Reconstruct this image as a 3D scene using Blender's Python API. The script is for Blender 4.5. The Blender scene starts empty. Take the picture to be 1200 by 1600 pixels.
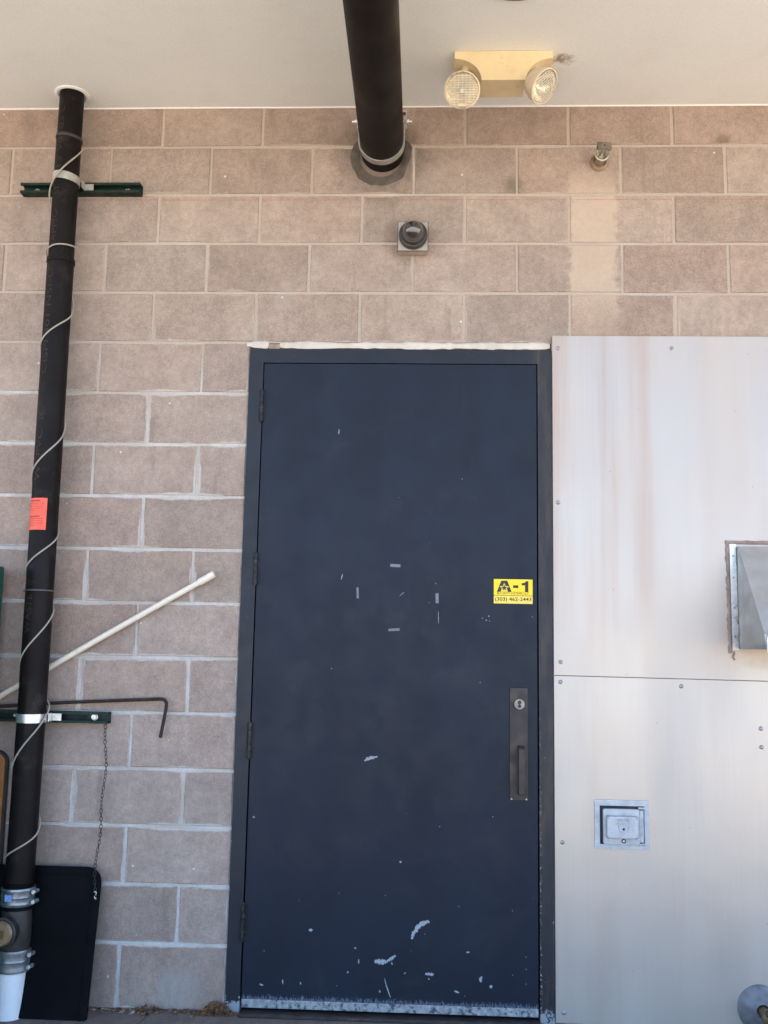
import bpy, bmesh, math, random
from mathutils import Vector, Matrix, noise as mnoise
random.seed(7)
R = math.radians
SC = bpy.context.scene
COL = SC.collection

# ------------------------------------------------------------------ camera
cam = bpy.data.cameras.new('camera')
cam.sensor_fit = 'HORIZONTAL'; cam.sensor_width = 36.0
cam.lens = 1519.79 / 1200 * 36.0
cam.clip_end = 1000; cam.clip_start = 0.05
camo = bpy.data.objects.new('camera', cam); COL.objects.link(camo)
camo.location = (0.67598, -3.63779, 1.27415)
camo.rotation_euler = (1.708623, -0.0183642, 0.0414546)
SC.camera = camo
SC.render.resolution_x = 768; SC.render.resolution_y = 1024

# ------------------------------------------------------------------ sky and sun
SUN_EL = R(64); SUN_AZ = math.atan2(0.75, 0.66)
w = bpy.data.worlds.new('World'); SC.world = w; w.use_nodes = True
nt = w.node_tree; nt.nodes.clear()
sky = nt.nodes.new('ShaderNodeTexSky'); sky.sky_type = 'NISHITA'; sky.sun_disc = False
sky.sun_elevation = SUN_EL; sky.sun_rotation = SUN_AZ
sky.air_density = 1.0; sky.dust_density = 0.05; sky.ozone_density = 5.0; sky.altitude = 1600
bg = nt.nodes.new('ShaderNodeBackground'); bg.inputs['Strength'].default_value = 0.15
wo = nt.nodes.new('ShaderNodeOutputWorld')
nt.links.new(sky.outputs[0], bg.inputs[0]); nt.links.new(bg.outputs[0], wo.inputs[0])
sl = bpy.data.lights.new('sun', 'SUN'); sl.energy = 5.0; sl.angle = R(0.53); sl.color = (1.0, 0.91, 0.77)
so = bpy.data.objects.new('sun', sl); COL.objects.link(so)
to_sun = Vector((math.sin(SUN_AZ) * math.cos(SUN_EL), math.cos(SUN_AZ) * math.cos(SUN_EL), math.sin(SUN_EL)))
so.rotation_euler = to_sun.to_track_quat('Z', 'Y').to_euler(); so.location = to_sun * 30
SC.view_settings.view_transform = 'Standard'; SC.view_settings.look = 'None'
SC.view_settings.exposure = 2.06; SC.view_settings.gamma = 1.0
SC.view_settings.use_curve_mapping = False

# ------------------------------------------------------------------ node helper
class NT:
    def __init__(s, name):
        s.m = bpy.data.materials.new(name); s.m.use_nodes = True
        s.t = s.m.node_tree; s.t.nodes.clear()
        s.out = s.t.nodes.new('ShaderNodeOutputMaterial')
        s.b = s.t.nodes.new('ShaderNodeBsdfPrincipled')
        s.t.links.new(s.b.outputs[0], s.out.inputs[0])
    def lk(s, v, sock):
        if isinstance(v, bpy.types.NodeSocket): s.t.links.new(v, sock)
        elif v is not None:
            if sock.type == 'RGBA' and not hasattr(v, '__len__'): v = (v, v, v, 1)
            elif sock.type == 'RGBA' and len(v) == 3: v = (*v, 1)
            sock.default_value = v
    def set(s, **k):
        for a, v in k.items(): s.lk(v, s.b.inputs[a.replace('_', ' ')])
    def math(s, op, a, b=None, c=None, clamp=False):
        n = s.t.nodes.new('ShaderNodeMath'); n.operation = op; n.use_clamp = clamp
        s.lk(a, n.inputs[0])
        if b is not None: s.lk(b, n.inputs[1])
        if c is not None: s.lk(c, n.inputs[2])
        return n.outputs[0]
    def pos(s): return s.t.nodes.new('ShaderNodeNewGeometry').outputs['Position']
    def obj(s): return s.t.nodes.new('ShaderNodeTexCoord').outputs['Object']
    def sep(s, v):
        n = s.t.nodes.new('ShaderNodeSeparateXYZ'); s.lk(v, n.inputs[0]); return n.outputs
    def scale(s, v, k, off=(0, 0, 0)):
        n = s.t.nodes.new('ShaderNodeMapping'); s.lk(v, n.inputs[0]); n.inputs['Scale'].default_value = k
        n.inputs['Location'].default_value = off
        return n.outputs[0]
    def noise(s, v, scale=5, det=3, rough=0.55, dist=0.0):
        n = s.t.nodes.new('ShaderNodeTexNoise'); s.lk(v, n.inputs['Vector'])
        n.inputs['Scale'].default_value = scale; n.inputs['Detail'].default_value = det
        n.inputs['Roughness'].default_value = rough; n.inputs['Distortion'].default_value = dist
        return n.outputs['Fac']
    def voro(s, v, scale=50, rnd=1.0):
        n = s.t.nodes.new('ShaderNodeTexVoronoi'); s.lk(v, n.inputs['Vector'])
        n.inputs['Scale'].default_value = scale; n.inputs['Randomness'].default_value = rnd
        return n.outputs['Distance'], n.outputs['Color']
    def ramp(s, v, a, b, lo=0.0, hi=1.0, smooth=True):
        n = s.t.nodes.new('ShaderNodeMapRange'); n.interpolation_type = 'SMOOTHSTEP' if smooth else 'LINEAR'
        s.lk(v, n.inputs[0]); n.inputs[1].default_value = a; n.inputs[2].default_value = b
        n.inputs[3].default_value = lo; n.inputs[4].default_value = hi
        return n.outputs[0]
    def mix(s, f, a, b, mode='MIX'):
        n = s.t.nodes.new('ShaderNodeMix'); n.data_type = 'RGBA'; n.blend_type = mode
        s.lk(f, n.inputs[0]); s.lk(a, n.inputs[6]); s.lk(b, n.inputs[7]); return n.outputs[2]
    def rand(s): return s.t.nodes.new('ShaderNodeObjectInfo').outputs['Random']
    def attr(s, name):
        n = s.t.nodes.new('ShaderNodeAttribute'); n.attribute_type = 'OBJECT'; n.attribute_name = name
        return n.outputs['Fac']
    def bump(s, h, strength=0.3, dist=0.01):
        n = s.t.nodes.new('ShaderNodeBump'); s.lk(h, n.inputs['Height'])
        n.inputs['Strength'].default_value = strength; n.inputs['Distance'].default_value = dist
        s.t.links.new(n.outputs[0], s.b.inputs['Normal'])

def plain(name, col, rough=0.5, metal=0.0, var=0.25, vs=30, bump=0.0, bs=200, dirt=None, ds=8, dlo=0.55, dhi=0.75, spec=0.5):
    """painted / cast / sheet surface with tonal variation, optional dirt patches and fine relief"""
    N = NT(name); p = N.pos()
    n1 = N.noise(p, vs, 4); f = N.ramp(n1, 0.25, 0.75, 1 - var, 1 + var)
    c = N.mix(1.0, col, f, 'MULTIPLY')
    if dirt: c = N.mix(N.ramp(N.noise(p, ds, 5, 0.65), dlo, dhi), c, dirt)
    N.set(Base_Color=c, Metallic=metal, Roughness=N.ramp(N.noise(p, vs * 0.6, 3), 0.3, 0.7, max(0.05, rough - 0.1), min(1, rough + 0.12)), Specular_IOR_Level=spec)
    if bump: N.bump(N.noise(p, bs, 3), bump, 0.002)
    return N.m

# ------------------------------------------------------------------ materials
MORTAR = (0.47, 0.44, 0.40)
def block_material():
    N = NT('split_block'); p = N.pos(); o = N.obj()
    ox, oy, oz = N.sep(o)[:3]; px, py, pz = N.sep(p)[:3]
    rnd = N.rand()
    big = N.noise(p, 1.7, 2); mid = N.noise(p, 9, 3, 0.6)
    c = N.mix(N.ramp(big, 0.3, 0.7), (0.338, 0.262, 0.217), (0.378, 0.303, 0.255))
    c = N.mix(N.ramp(rnd, 0.0, 1.0, 0, 0.7, False), c, N.mix(N.ramp(N.math('FRACT', N.math('MULTIPLY', rnd, 7.31)), 0, 1), (0.318, 0.232, 0.186), (0.340, 0.275, 0.233)))
    c = N.mix(1.0, c, N.ramp(mid, 0.25, 0.75, 0.87, 1.10), 'MULTIPLY')
    c = N.mix(1.0, c, N.ramp(N.noise(p, 42, 3, 0.7), 0.3, 0.7, 0.90, 1.09), 'MULTIPLY')
    c = N.mix(1.0, c, N.ramp(N.math('FRACT', N.math('MULTIPLY', rnd, 13.7)), 0, 1, 0.90, 1.07), 'MULTIPLY')
    # grains and pores
    g = N.noise(p, 330, 1, 0.6); g2 = N.noise(p, 130, 2, 0.7)
    c = N.mix(1.0, c, N.ramp(g, 0.3, 0.7, 0.90, 1.10), 'MULTIPLY')
    c = N.mix(1.0, c, N.ramp(g2, 0.3, 0.7, 0.92, 1.08), 'MULTIPLY')
    vd, vc = N.voro(p, 95)
    vr = N.sep(vc)[0]
    pore = N.math('MULTIPLY', N.ramp(vd, 0.10, 0.22, 1, 0), N.math('GREATER_THAN', vr, 0.80))
    c = N.mix(N.math('MULTIPLY', pore, 0.55), c, (0.10, 0.07, 0.05))
    grain = N.math('MULTIPLY', N.ramp(vd, 0.10, 0.25, 1, 0), N.math('LESS_THAN', vr, 0.13))
    c = N.mix(N.math('MULTIPLY', grain, 0.55), c, (0.55, 0.49, 0.42))
    # faint drips and grime running down
    st = N.noise(N.scale(p, (11, 11, 2.2)), 1.0, 4, 0.65)
    c = N.mix(N.ramp(st, 0.56, 0.78, 0, 0.42), c, (0.13, 0.10, 0.085))
    # washed lighter stripe below the fire sprinkler, ragged edges
    wob = N.math('MULTIPLY', N.math('SUBTRACT', N.noise(p, 22, 4, 0.7), 0.5), 0.10)
    dx = N.math('ABSOLUTE', N.math('ADD', N.math('SUBTRACT', px, 1.312), wob))
    stripe = N.math('MULTIPLY', N.ramp(dx, 0.078, 0.104, 1, 0), N.ramp(pz, 3.02, 3.19, 1, 0))
    stripe = N.math('MULTIPLY', stripe, N.ramp(N.math('ADD', pz, N.math('MULTIPLY', g2, 0.2)), 2.60, 2.78, 0.35, 1.0))
    c = N.mix(N.math('MULTIPLY', stripe, 0.62), c, (0.54, 0.435, 0.34))
    # stains: halo round the pipe collar, two smudges, efflorescence along one bed joint
    n3 = N.noise(p, 24, 3, 0.7)
    for sx_, sz_, r0_, r1_, k_ in ((0.478, 3.20, 0.10, 0.24, 0.62), (1.005, 3.085, 0.01, 0.06, 0.5), (1.826, 3.268, 0.0, 0.05, 0.6), (0.58, 2.86, 0.05, 0.12, 0.35)):
        dd = N.math('SQRT', N.math('ADD', N.math('POWER', N.math('SUBTRACT', px, sx_), 2.0), N.math('POWER', N.math('SUBTRACT', pz, sz_), 2.0)))
        dd = N.math('ADD', dd, N.math('MULTIPLY', N.math('SUBTRACT', n3, 0.5), 0.16 if r1_ > 0.1 else 0.07))
        c = N.mix(N.ramp(dd, r0_, r1_, k_, 0), c, (0.115, 0.085, 0.066))
    ef = N.math('MULTIPLY', N.ramp(N.math('ADD', N.math('ABSOLUTE', N.math('SUBTRACT', pz, 3.2495)), N.math('MULTIPLY', n3, 0.014)), 0.011, 0.017, 1, 0), N.math('MULTIPLY', N.ramp(px, 0.13, 0.22), N.ramp(px, 0.40, 0.44, 1, 0)))
    c = N.mix(N.math('MULTIPLY', ef, 0.8), c, (0.62, 0.58, 0.54))
    # thin pale scuffs
    sf = N.noise(N.scale(p, (30, 30, 16)), 1.0, 3, 0.75, 2.2)
    c = N.mix(N.math('MULTIPLY', N.ramp(sf, 0.70, 0.80), N.ramp(big, 0.48, 0.62, 0, 0.4)), c, (0.50, 0.46, 0.42))
    # red chalk snap line
    cl = N.math('ABSOLUTE', N.math('SUBTRACT', pz, 3.0262))
    c = N.mix(N.math('MULTIPLY', N.ramp(cl, 0.0016, 0.0034, 1, 0), N.ramp(N.noise(N.scale(p, (6, 6, 6)), 3, 3), 0.35, 0.6, 0.10, 0.42)), c, (0.33, 0.12, 0.08))
    # mortar smeared over the block's arris
    e = N.math('MINIMUM', N.math('SUBTRACT', N.attr('half_width'), N.math('ABSOLUTE', ox)), N.math('SUBTRACT', N.attr('half_height'), N.math('ABSOLUTE', oz)))
    jit = N.math('ADD', N.math('MULTIPLY', N.math('SUBTRACT', N.noise(p, 38, 3, 0.65), 0.5), 0.012), N.math('MULTIPLY', N.math('SUBTRACT', N.noise(p, 4.5, 2), N.ramp(pz, 2.2, 2.9, 0.55, 0.47)), 0.042))
    sm = N.ramp(N.math('ADD', e, jit), -0.003, 0.0035, 0.8, 0)
    c = N.mix(sm, c, N.mix(N.ramp(pz, 2.0, 2.7), (0.53, 0.505, 0.47), (0.45, 0.37, 0.31)))
    # pale paint specks and haze
    v2, vc2 = N.voro(p, 11)
    sp = N.math('MULTIPLY', N.ramp(v2, 0.035, 0.055, 1, 0), N.math('GREATER_THAN', N.sep(vc2)[1], 0.90))
    c = N.mix(N.math('MULTIPLY', sp, 0.8), c, (0.68, 0.63, 0.58))
    hz = N.ramp(N.noise(p, 3.3, 4, 0.7), 0.54, 0.78, 0, 0.42)
    c = N.mix(hz, c, (0.47, 0.405, 0.35))
    pd = N.math('ADD', N.math('POWER', N.math('DIVIDE', N.math('ADD', px, 0.185), 0.085), 2.0), N.math('POWER', N.math('DIVIDE', N.math('SUBTRACT', pz, 0.05), 0.085), 2.0))
    pd = N.math('ADD', pd, N.math('MULTIPLY', N.math('SUBTRACT', N.noise(p, 19, 4, 0.7), 0.5), 3.2))
    c = N.mix(N.ramp(pd, 0.0, 1.5, 0.42, 0), c, (0.36, 0.345, 0.325))
    N.set(Base_Color=c, Roughness=0.93, Specular_IOR_Level=0.15)
    h = N.math('ADD', N.math('MULTIPLY', g2, 0.6), N.math('MULTIPLY', g, 0.5))
    N.bump(h, 0.35, 0.004)
    return N.m
M_BLOCK = block_material()

def mortar_material():
    N = NT('mortar'); p = N.pos()
    c = N.mix(N.ramp(N.noise(p, 12, 5, 0.65), 0.3, 0.7), (0.45, 0.42, 0.385), (0.60, 0.57, 0.53))
    c = N.mix(N.ramp(N.math('ADD', N.noise(p, 3, 3), N.ramp(N.sep(p)[2], 2.0, 2.6, 0, 0.24)), 0.46, 0.72, 0, 0.85), c, (0.44, 0.36, 0.298))
    c = N.mix(1.0, c, N.ramp(N.noise(p, 240, 2), 0.3, 0.7, 0.85, 1.1), 'MULTIPLY')
    N.set(Base_Color=c, Roughness=0.95, Specular_IOR_Level=0.1); N.bump(N.noise(p, 90, 4), 0.5, 0.004)
    return N.m
M_MORTAR = mortar_material()
M_BEAD = plain('caulk_bead', (0.56, 0.515, 0.45), 0.75, var=0.12, vs=18, bump=0.4, bs=60, dirt=(0.36, 0.29, 0.22), ds=14, dlo=0.6, dhi=0.8)

def ceiling_material():
    N = NT('ceiling_paint'); p = N.pos()
    c = N.mix(N.ramp(N.noise(p, 1.1, 4), 0.3, 0.7), (0.80, 0.815, 0.775), (0.83, 0.845, 0.805))
    c = N.mix(N.ramp(N.noise(p, 6, 5, 0.6), 0.45, 0.8, 0, 0.35), c, (0.75, 0.73, 0.68))
    c = N.mix(1.0, c, N.ramp(N.noise(p, 160, 2), 0.3, 0.7, 0.96, 1.03), 'MULTIPLY')
    v, vc = N.voro(p, 16)
    sp = N.math('MULTIPLY', N.ramp(v, 0.03, 0.06, 1, 0), N.math('GREATER_THAN', N.sep(vc)[0], 0.93))
    c = N.mix(N.math('MULTIPLY', sp, 0.6), c, (0.33, 0.26, 0.2))
    # dirt smudge beside the emergency light
    x, y, z = N.sep(p)[:3]
    d = N.math('ADD', N.math('POWER', N.math('DIVIDE', N.math('SUBTRACT', x, 1.155), 0.05), 2.0), N.math('POWER', N.math('DIVIDE', N.math('ADD', y, 0.31), 0.045), 2.0))
    d = N.math('ADD', d, N.math('MULTIPLY', N.math('SUBTRACT', N.noise(p, 34, 5, 0.75), 0.5), 4.0))
    c = N.mix(N.ramp(d, -0.4, 1.0, 0.85, 0), c, (0.24, 0.13, 0.065))
    N.set(Base_Color=c, Roughness=0.9, Specular_IOR_Level=0.2); N.bump(N.noise(p, 60, 4), 0.12, 0.003)
    return N.m
M_CEIL = ceiling_material()

def door_material(name, base=(0.0066, 0.0118, 0.0240)):
    N = NT(name); p = N.pos(); x, y, z = N.sep(p)[:3]
    b = N.mix(N.ramp(N.noise(N.scale(p, (3, 3, 1.2)), 1.3, 4), 0.3, 0.7), [v * 0.86 for v in base], [v * 1.14 for v in base])
    sm = N.ramp(N.noise(p, 5, 6, 0.7, 0.8), 0.50, 0.76, 0, 0.38)
    b = N.mix(sm, b, (0.026, 0.030, 0.038))
    # thin wiped streaks and scuffs
    sc = N.noise(N.scale(p, (60, 60, 9)), 1.0, 3, 0.7, 1.5)
    b = N.mix(N.math('MULTIPLY', N.ramp(sc, 0.70, 0.80), N.ramp(N.noise(p, 4, 2), 0.5, 0.65, 0, 0.35)), b, (0.20, 0.22, 0.25))
    v, vc = N.voro(p, 42)
    sp = N.math('MULTIPLY', N.ramp(v, 0.05, 0.10, 1, 0), N.math('GREATER_THAN', N.sep(vc)[0], N.ramp(z, 0.0, 0.9, 0.90, 0.985)))
    b = N.mix(N.math('MULTIPLY', sp, 0.6), b, (0.40, 0.44, 0.48))
    # flaking paint along the foot
    fl = N.noise(N.scale(p, (130, 130, 60)), 1.0, 4, 0.8)
    ft = N.math('ADD', fl, N.ramp(z, 0.025, 0.080, 0.14, -0.32))
    b = N.mix(N.ramp(ft, 0.52, 0.70, 0, 0.6), b, (0.20, 0.25, 0.31))
    N.set(Base_Color=b, Roughness=N.ramp(N.noise(p, 8, 5, 0.65), 0.3, 0.7, 0.43, 0.55), Specular_IOR_Level=0.27)
    N.bump(N.math('ADD', N.noise(p, 3.2, 2), N.math('MULTIPLY', N.noise(p, 170, 2), 0.03)), 0.07, 0.012)
    return N.m
M_DOOR = door_material('door_paint')
def frame_material():
    N = NT('frame_paint'); p = N.pos(); x, y, z = N.sep(p)[:3]
    c = N.mix(N.ramp(N.noise(p, 4, 4), 0.3, 0.7), (0.010, 0.0135, 0.0215), (0.016, 0.0195, 0.028))
    # bare rusting on the latch-side jamb
    jm = N.ramp(x, 1.05, 1.10)
    rust = N.math('MULTIPLY', jm, N.ramp(N.noise(N.scale(p, (30, 30, 4)), 1.0, 5, 0.7), 0.42, 0.66, 0.15, 0.75))
    c = N.mix(rust, c, (0.060, 0.046, 0.040))
    v, vc = N.voro(N.scale(p, (1, 1, 0.5)), 70)
    sp = N.math('MULTIPLY', N.ramp(v, 0.08, 0.16, 1, 0), N.math('GREATER_THAN', N.sep(vc)[0], 0.93))
    edge = N.ramp(N.math('ABSOLUTE', N.math('SUBTRACT', x, 1.0935)), 0.004, 0.012, 1, 0)
    c = N.mix(N.math('MULTIPLY', sp, N.ramp(z, 0.2, 1.6, 0.75, 0.1)), c, (0.42, 0.40, 0.38))
    ch = N.math('MULTIPLY', edge, N.ramp(N.noise(p, 130, 3, 0.7), 0.56, 0.62))
    c = N.mix(N.math('MULTIPLY', ch, N.ramp(z, 0.3, 1.2, 0.8, 0.05)), c, (0.50, 0.48, 0.45))
    fl = N.noise(p, 50, 4, 0.75)
    c = N.mix(N.ramp(N.math('ADD', fl, N.ramp(z, 0.0, 0.10, 0.2, -0.4)), 0.58, 0.64, 0, 0.75), c, (0.34, 0.37, 0.40))
    N.set(Base_Color=c, Roughness=N.ramp(N.noise(p, 14, 4), 0.3, 0.7, 0.40, 0.52), Specular_IOR_Level=0.32); N.bump(N.noise(p, 150, 2), 0.06, 0.003)
    return N.m
M_FRAME = frame_material()

def panel_material():
    N = NT('brushed_sheet'); p = N.pos(); x, y, z = N.sep(p)[:3]
    c = N.mix(N.ramp(N.noise(N.scale(p, (7, 7, 0.5)), 1.0, 4, 0.6), 0.3, 0.7), (0.475, 0.428, 0.382), (0.50, 0.452, 0.404))
    br = N.noise(N.scale(p, (220, 220, 3)), 1.0, 2)
    c = N.mix(1.0, c, N.ramp(br, 0.3, 0.7, 0.985, 1.015), 'MULTIPLY')
    c = N.mix(N.math('MULTIPLY', N.math('GREATER_THAN', z, 1.1775), N.ramp(N.noise(p, 1.3, 3), 0.3, 0.7, 0.25, 0.8)), c, (0.475, 0.405, 0.345))
    # rusty water runs on the upper sheet
    run = N.noise(N.scale(p, (9, 9, 0.35), (3.1, 0, 0.4)), 1.0, 3, 0.55)
    c = N.mix(N.math('MULTIPLY', N.ramp(run, 0.42, 0.66, 0, 0.85), N.math('MULTIPLY', N.ramp(z, 1.15, 1.6, 0.12, 1), N.ramp(x, 1.25, 1.75, 1.0, 0.15))), c, (0.41, 0.285, 0.22))
    hz = N.ramp(N.noise(p, 2.2, 5, 0.65), 0.5, 0.8, 0, 0.4)
    c = N.mix(hz, c, (0.44, 0.395, 0.352))
    # brown grime below the hood vent
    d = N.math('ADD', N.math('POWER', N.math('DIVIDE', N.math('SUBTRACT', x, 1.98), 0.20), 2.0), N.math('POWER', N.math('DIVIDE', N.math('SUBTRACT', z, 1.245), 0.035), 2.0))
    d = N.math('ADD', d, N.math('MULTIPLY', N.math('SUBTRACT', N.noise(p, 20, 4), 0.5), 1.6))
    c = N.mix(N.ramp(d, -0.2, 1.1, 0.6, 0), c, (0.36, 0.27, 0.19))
    v, vc = N.voro(p, 19)
    sp = N.math('MULTIPLY', N.ramp(v, 0.03, 0.055, 1, 0), N.math('GREATER_THAN', N.sep(vc)[0], 0.80))
    c = N.mix(N.math('MULTIPLY', sp, 0.7), c, (0.20, 0.18, 0.17))
    sc = N.noise(N.scale(p, (40, 40, 70)), 1.0, 3, 0.7, 2.0)
    c = N.mix(N.math('MULTIPLY', N.ramp(sc, 0.74, 0.80), 0.25), c, (0.35, 0.33, 0.32))
    N.set(Base_Color=c, Metallic=0.52, Roughness=N.ramp(N.noise(N.scale(p, (4, 4, 1.0)), 1.0, 3), 0.3, 0.7, 0.36, 0.48))
    N.bump(N.math('ADD', N.math('MULTIPLY', br, 0.004), N.noise(p, 1.8, 2)), 0.16, 0.03)
    return N.m
M_PANEL = panel_material()

M_BLACKPIPE = plain('black_pipe_wrap', (0.008, 0.0058, 0.0055), 0.50, spec=0.15, var=0.3, vs=9, bump=0.12, bs=40, dirt=(0.026, 0.021, 0.019), ds=12)
M_DARKPIPE = plain('dark_painted_pipe', (0.010, 0.008, 0.0065), 0.50, spec=0.16, var=0.3, vs=6, bump=0.10, bs=60, dirt=(0.015, 0.012, 0.010), ds=5)
M_STEEL = plain('galvanised_steel', (0.55, 0.54, 0.51), 0.42, 0.8, var=0.15, vs=40, dirt=(0.33, 0.29, 0.23), ds=25)
M_ZINC = plain('bright_zinc', (0.66, 0.66, 0.66), 0.36, 0.8, var=0.12, vs=60)
M_HOOD = plain('sheet_metal_hood', (0.43, 0.44, 0.445), 0.45, 0.6, var=0.10, vs=14, dirt=(0.44, 0.42, 0.39), ds=9)
M_STAINLESS = plain('stainless_band', (0.27, 0.28, 0.29), 0.42, 0.8, var=0.25, vs=40, dirt=(0.12, 0.11, 0.10), ds=30)
M_STRUT = plain('green_strut', (0.008, 0.024, 0.018), 0.5, 0.0, spec=0.25, var=0.25, vs=40, dirt=(0.06, 0.055, 0.045), ds=40, dlo=0.62, dhi=0.78)
M_CABLE = plain('beige_cable', (0.36, 0.325, 0.275), 0.6, var=0.12, vs=20)
M_PVC = plain('aged_white_pvc', (0.78, 0.70, 0.57), 0.42, var=0.06, vs=25, dirt=(0.50, 0.43, 0.33), ds=18, dlo=0.62, dhi=0.8)
M_WPVC = plain('white_pvc', (0.74, 0.74, 0.73), 0.38, var=0.05, vs=20, dirt=(0.48, 0.46, 0.43), ds=22, dlo=0.66, dhi=0.76)
M_RUST = plain('rusted_rod', (0.034, 0.020, 0.015), 0.75, 0.2, var=0.4, vs=60, bump=0.5, bs=200)
M_CHAIN = plain('dark_chain', (0.05, 0.047, 0.045), 0.5, 0.5, var=0.35, vs=90)
M_BLACKPL = plain('black_plastic', (0.0035, 0.0038, 0.005), 0.60, spec=0.06, var=0.25, vs=6, bump=0.1, bs=180, dirt=(0.007, 0.007, 0.008), ds=10)
M_WOOD = plain('brown_wood', (0.40, 0.155, 0.045), 0.45, var=0.25, vs=18)
M_WOODRIM = plain('dark_rim', (0.03, 0.022, 0.018), 0.5)
M_GREEN = plain('green_plastic', (0.008, 0.10, 0.065), 0.5, var=0.2)
M_BRASS = plain('old_brass', (0.22, 0.155, 0.085), 0.48, 0.55, var=0.35, vs=30, bump=0.3, bs=90, dirt=(0.12, 0.08, 0.05), ds=30)
M_BRONZE = plain('dark_bronze_trim', (0.036, 0.029, 0.029), 0.42, 0.35, var=0.18, vs=30)
M_CREAM = plain('cream_plastic', (0.74, 0.60, 0.36), 0.5, var=0.05, vs=20, dirt=(0.42, 0.27, 0.13), ds=45, dlo=0.63, dhi=0.76)
M_SHELL = plain('lamp_shell', (0.66, 0.55, 0.40), 0.45, var=0.08, vs=30, dirt=(0.26, 0.17, 0.10), ds=17, dlo=0.54, dhi=0.68)
M_ORANGE = plain('orange_label', (0.86, 0.115, 0.065), 0.55, var=0.06, vs=60)
M_INK = plain('dark_ink', (0.035, 0.022, 0.016), 0.6)
M_YELLOW = plain('yellow_label', (0.90, 0.66, 0.008), 0.45, var=0.04, vs=60)
M_YELLOW2 = plain('pale_yellow_label', (0.86, 0.66, 0.10), 0.45, var=0.04, vs=60)
M_TAPE = plain('grey_tape', (0.16, 0.18, 0.205), 0.6, var=0.15, vs=80)
M_CHIP = plain('bare_primer', (0.30, 0.33, 0.36), 0.7, var=0.2, vs=90)
M_SCREW = plain('screw_steel', (0.33, 0.33, 0.34), 0.45, 0.7, var=0.3, vs=120)
M_SEAL = plain('brown_sealant', (0.27, 0.20, 0.165), 0.85, var=0.25, vs=30, bump=0.6, bs=80)
M_GROUT = plain('grey_grout', (0.085, 0.070, 0.058), 0.95, var=0.3, vs=22, bump=0.6, bs=90, dirt=(0.15, 0.12, 0.098), ds=16)
M_CAST = plain('cast_aluminium', (0.46, 0.475, 0.495), 0.55, 0.3, var=0.12, vs=40, bump=0.2, bs=140, dirt=(0.38, 0.33, 0.28), ds=24, dlo=0.62, dhi=0.78)
M_DARKGAP = plain('recess_dark', (0.02, 0.022, 0.03), 0.8)
M_FITTING = plain('cast_fitting', (0.036, 0.031, 0.028), 0.5, 0.15, var=0.35, vs=20, bump=0.3, bs=80, dirt=(0.085, 0.058, 0.042), ds=14)
M_BOXPLATE = plain('grey_box_paint', (0.43, 0.37, 0.31), 0.6, var=0.08, vs=30)
M_CAMBODY = plain('dark_camera_body', (0.038, 0.029, 0.025), 0.4, var=0.2, vs=40)
M_COPPER = plain('copper_brown_trim', (0.20, 0.065, 0.025), 0.4, 0.2)
M_BIB = plain('weathered_chrome', (0.17, 0.175, 0.19), 0.6, 0.4, var=0.25, vs=30, dirt=(0.15, 0.12, 0.10), ds=14)
M_DEBRIS = plain('leaf_debris', (0.16, 0.085, 0.042), 0.9, var=0.5, vs=50, bump=0.5, bs=120)
M_STONE = plain('grit', (0.26, 0.21, 0.17), 0.9, var=0.4, vs=60)
M_ALU = plain('scratched_aluminium', (0.40, 0.43, 0.46), 0.42, 0.6, var=0.3, vs=60, dirt=(0.10, 0.12, 0.15), ds=50, dlo=0.5, dhi=0.62)
M_HINGE = plain('painted_hinge', (0.020, 0.021, 0.024), 0.45, 0.2, var=0.3, vs=60, dirt=(0.085, 0.075, 0.065), ds=60, dlo=0.55, dhi=0.7, spec=0.3)
M_WHITE = plain('plain_white', (0.82, 0.83, 0.83), 0.4, var=0.03)

def glass_material(name, col, rough=0.08, alpha=1.0, tr=0.9):
    N = NT(name); N.set(Base_Color=col, Roughness=rough, Transmission_Weight=tr, IOR=1.45, Alpha=alpha)
    return N.m
def lens_material():
    N = NT('ribbed_lens')
    N.set(Base_Color=(0.97, 0.95, 0.88), Roughness=0.10, Transmission_Weight=0.9, IOR=1.3)
    return N.m
M_LENS = lens_material()
M_RIB = plain('lens_rib', (0.78, 0.72, 0.58), 0.2, var=0.1)
M_REFLECTOR = plain('lamp_reflector', (0.96, 0.90, 0.76), 0.16, 0.9, var=0.05)
def smoke_material():
    N = NT('smoked_dome'); N.set(Base_Color=(0.035, 0.03, 0.028), Roughness=0.07, Coat_Weight=1.0, Coat_Roughness=0.03, Specular_IOR_Level=0.8)
    return N.m
M_SMOKE = smoke_material()

def paving_material(name, c1, c2):
    N = NT(name); p = N.pos()
    c = N.mix(N.ramp(N.noise(p, 0.9, 5), 0.3, 0.7), c1, c2)
    c = N.mix(1.0, c, N.ramp(N.noise(p, 14, 5, 0.7), 0.3, 0.7, 0.82, 1.12), 'MULTIPLY')
    c = N.mix(1.0, c, N.ramp(N.noise(p, 220, 2), 0.3, 0.7, 0.85, 1.12), 'MULTIPLY')
    N.set(Base_Color=c, Roughness=0.9); N.bump(N.noise(p, 120, 4), 0.4, 0.004)
    return N.m
M_PAVE = paving_material('worn_concrete', (0.155, 0.125, 0.105), (0.21, 0.175, 0.15))
M_GROUND = paving_material('pale_yard', (0.45, 0.375, 0.295), (0.51, 0.43, 0.34))

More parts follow.
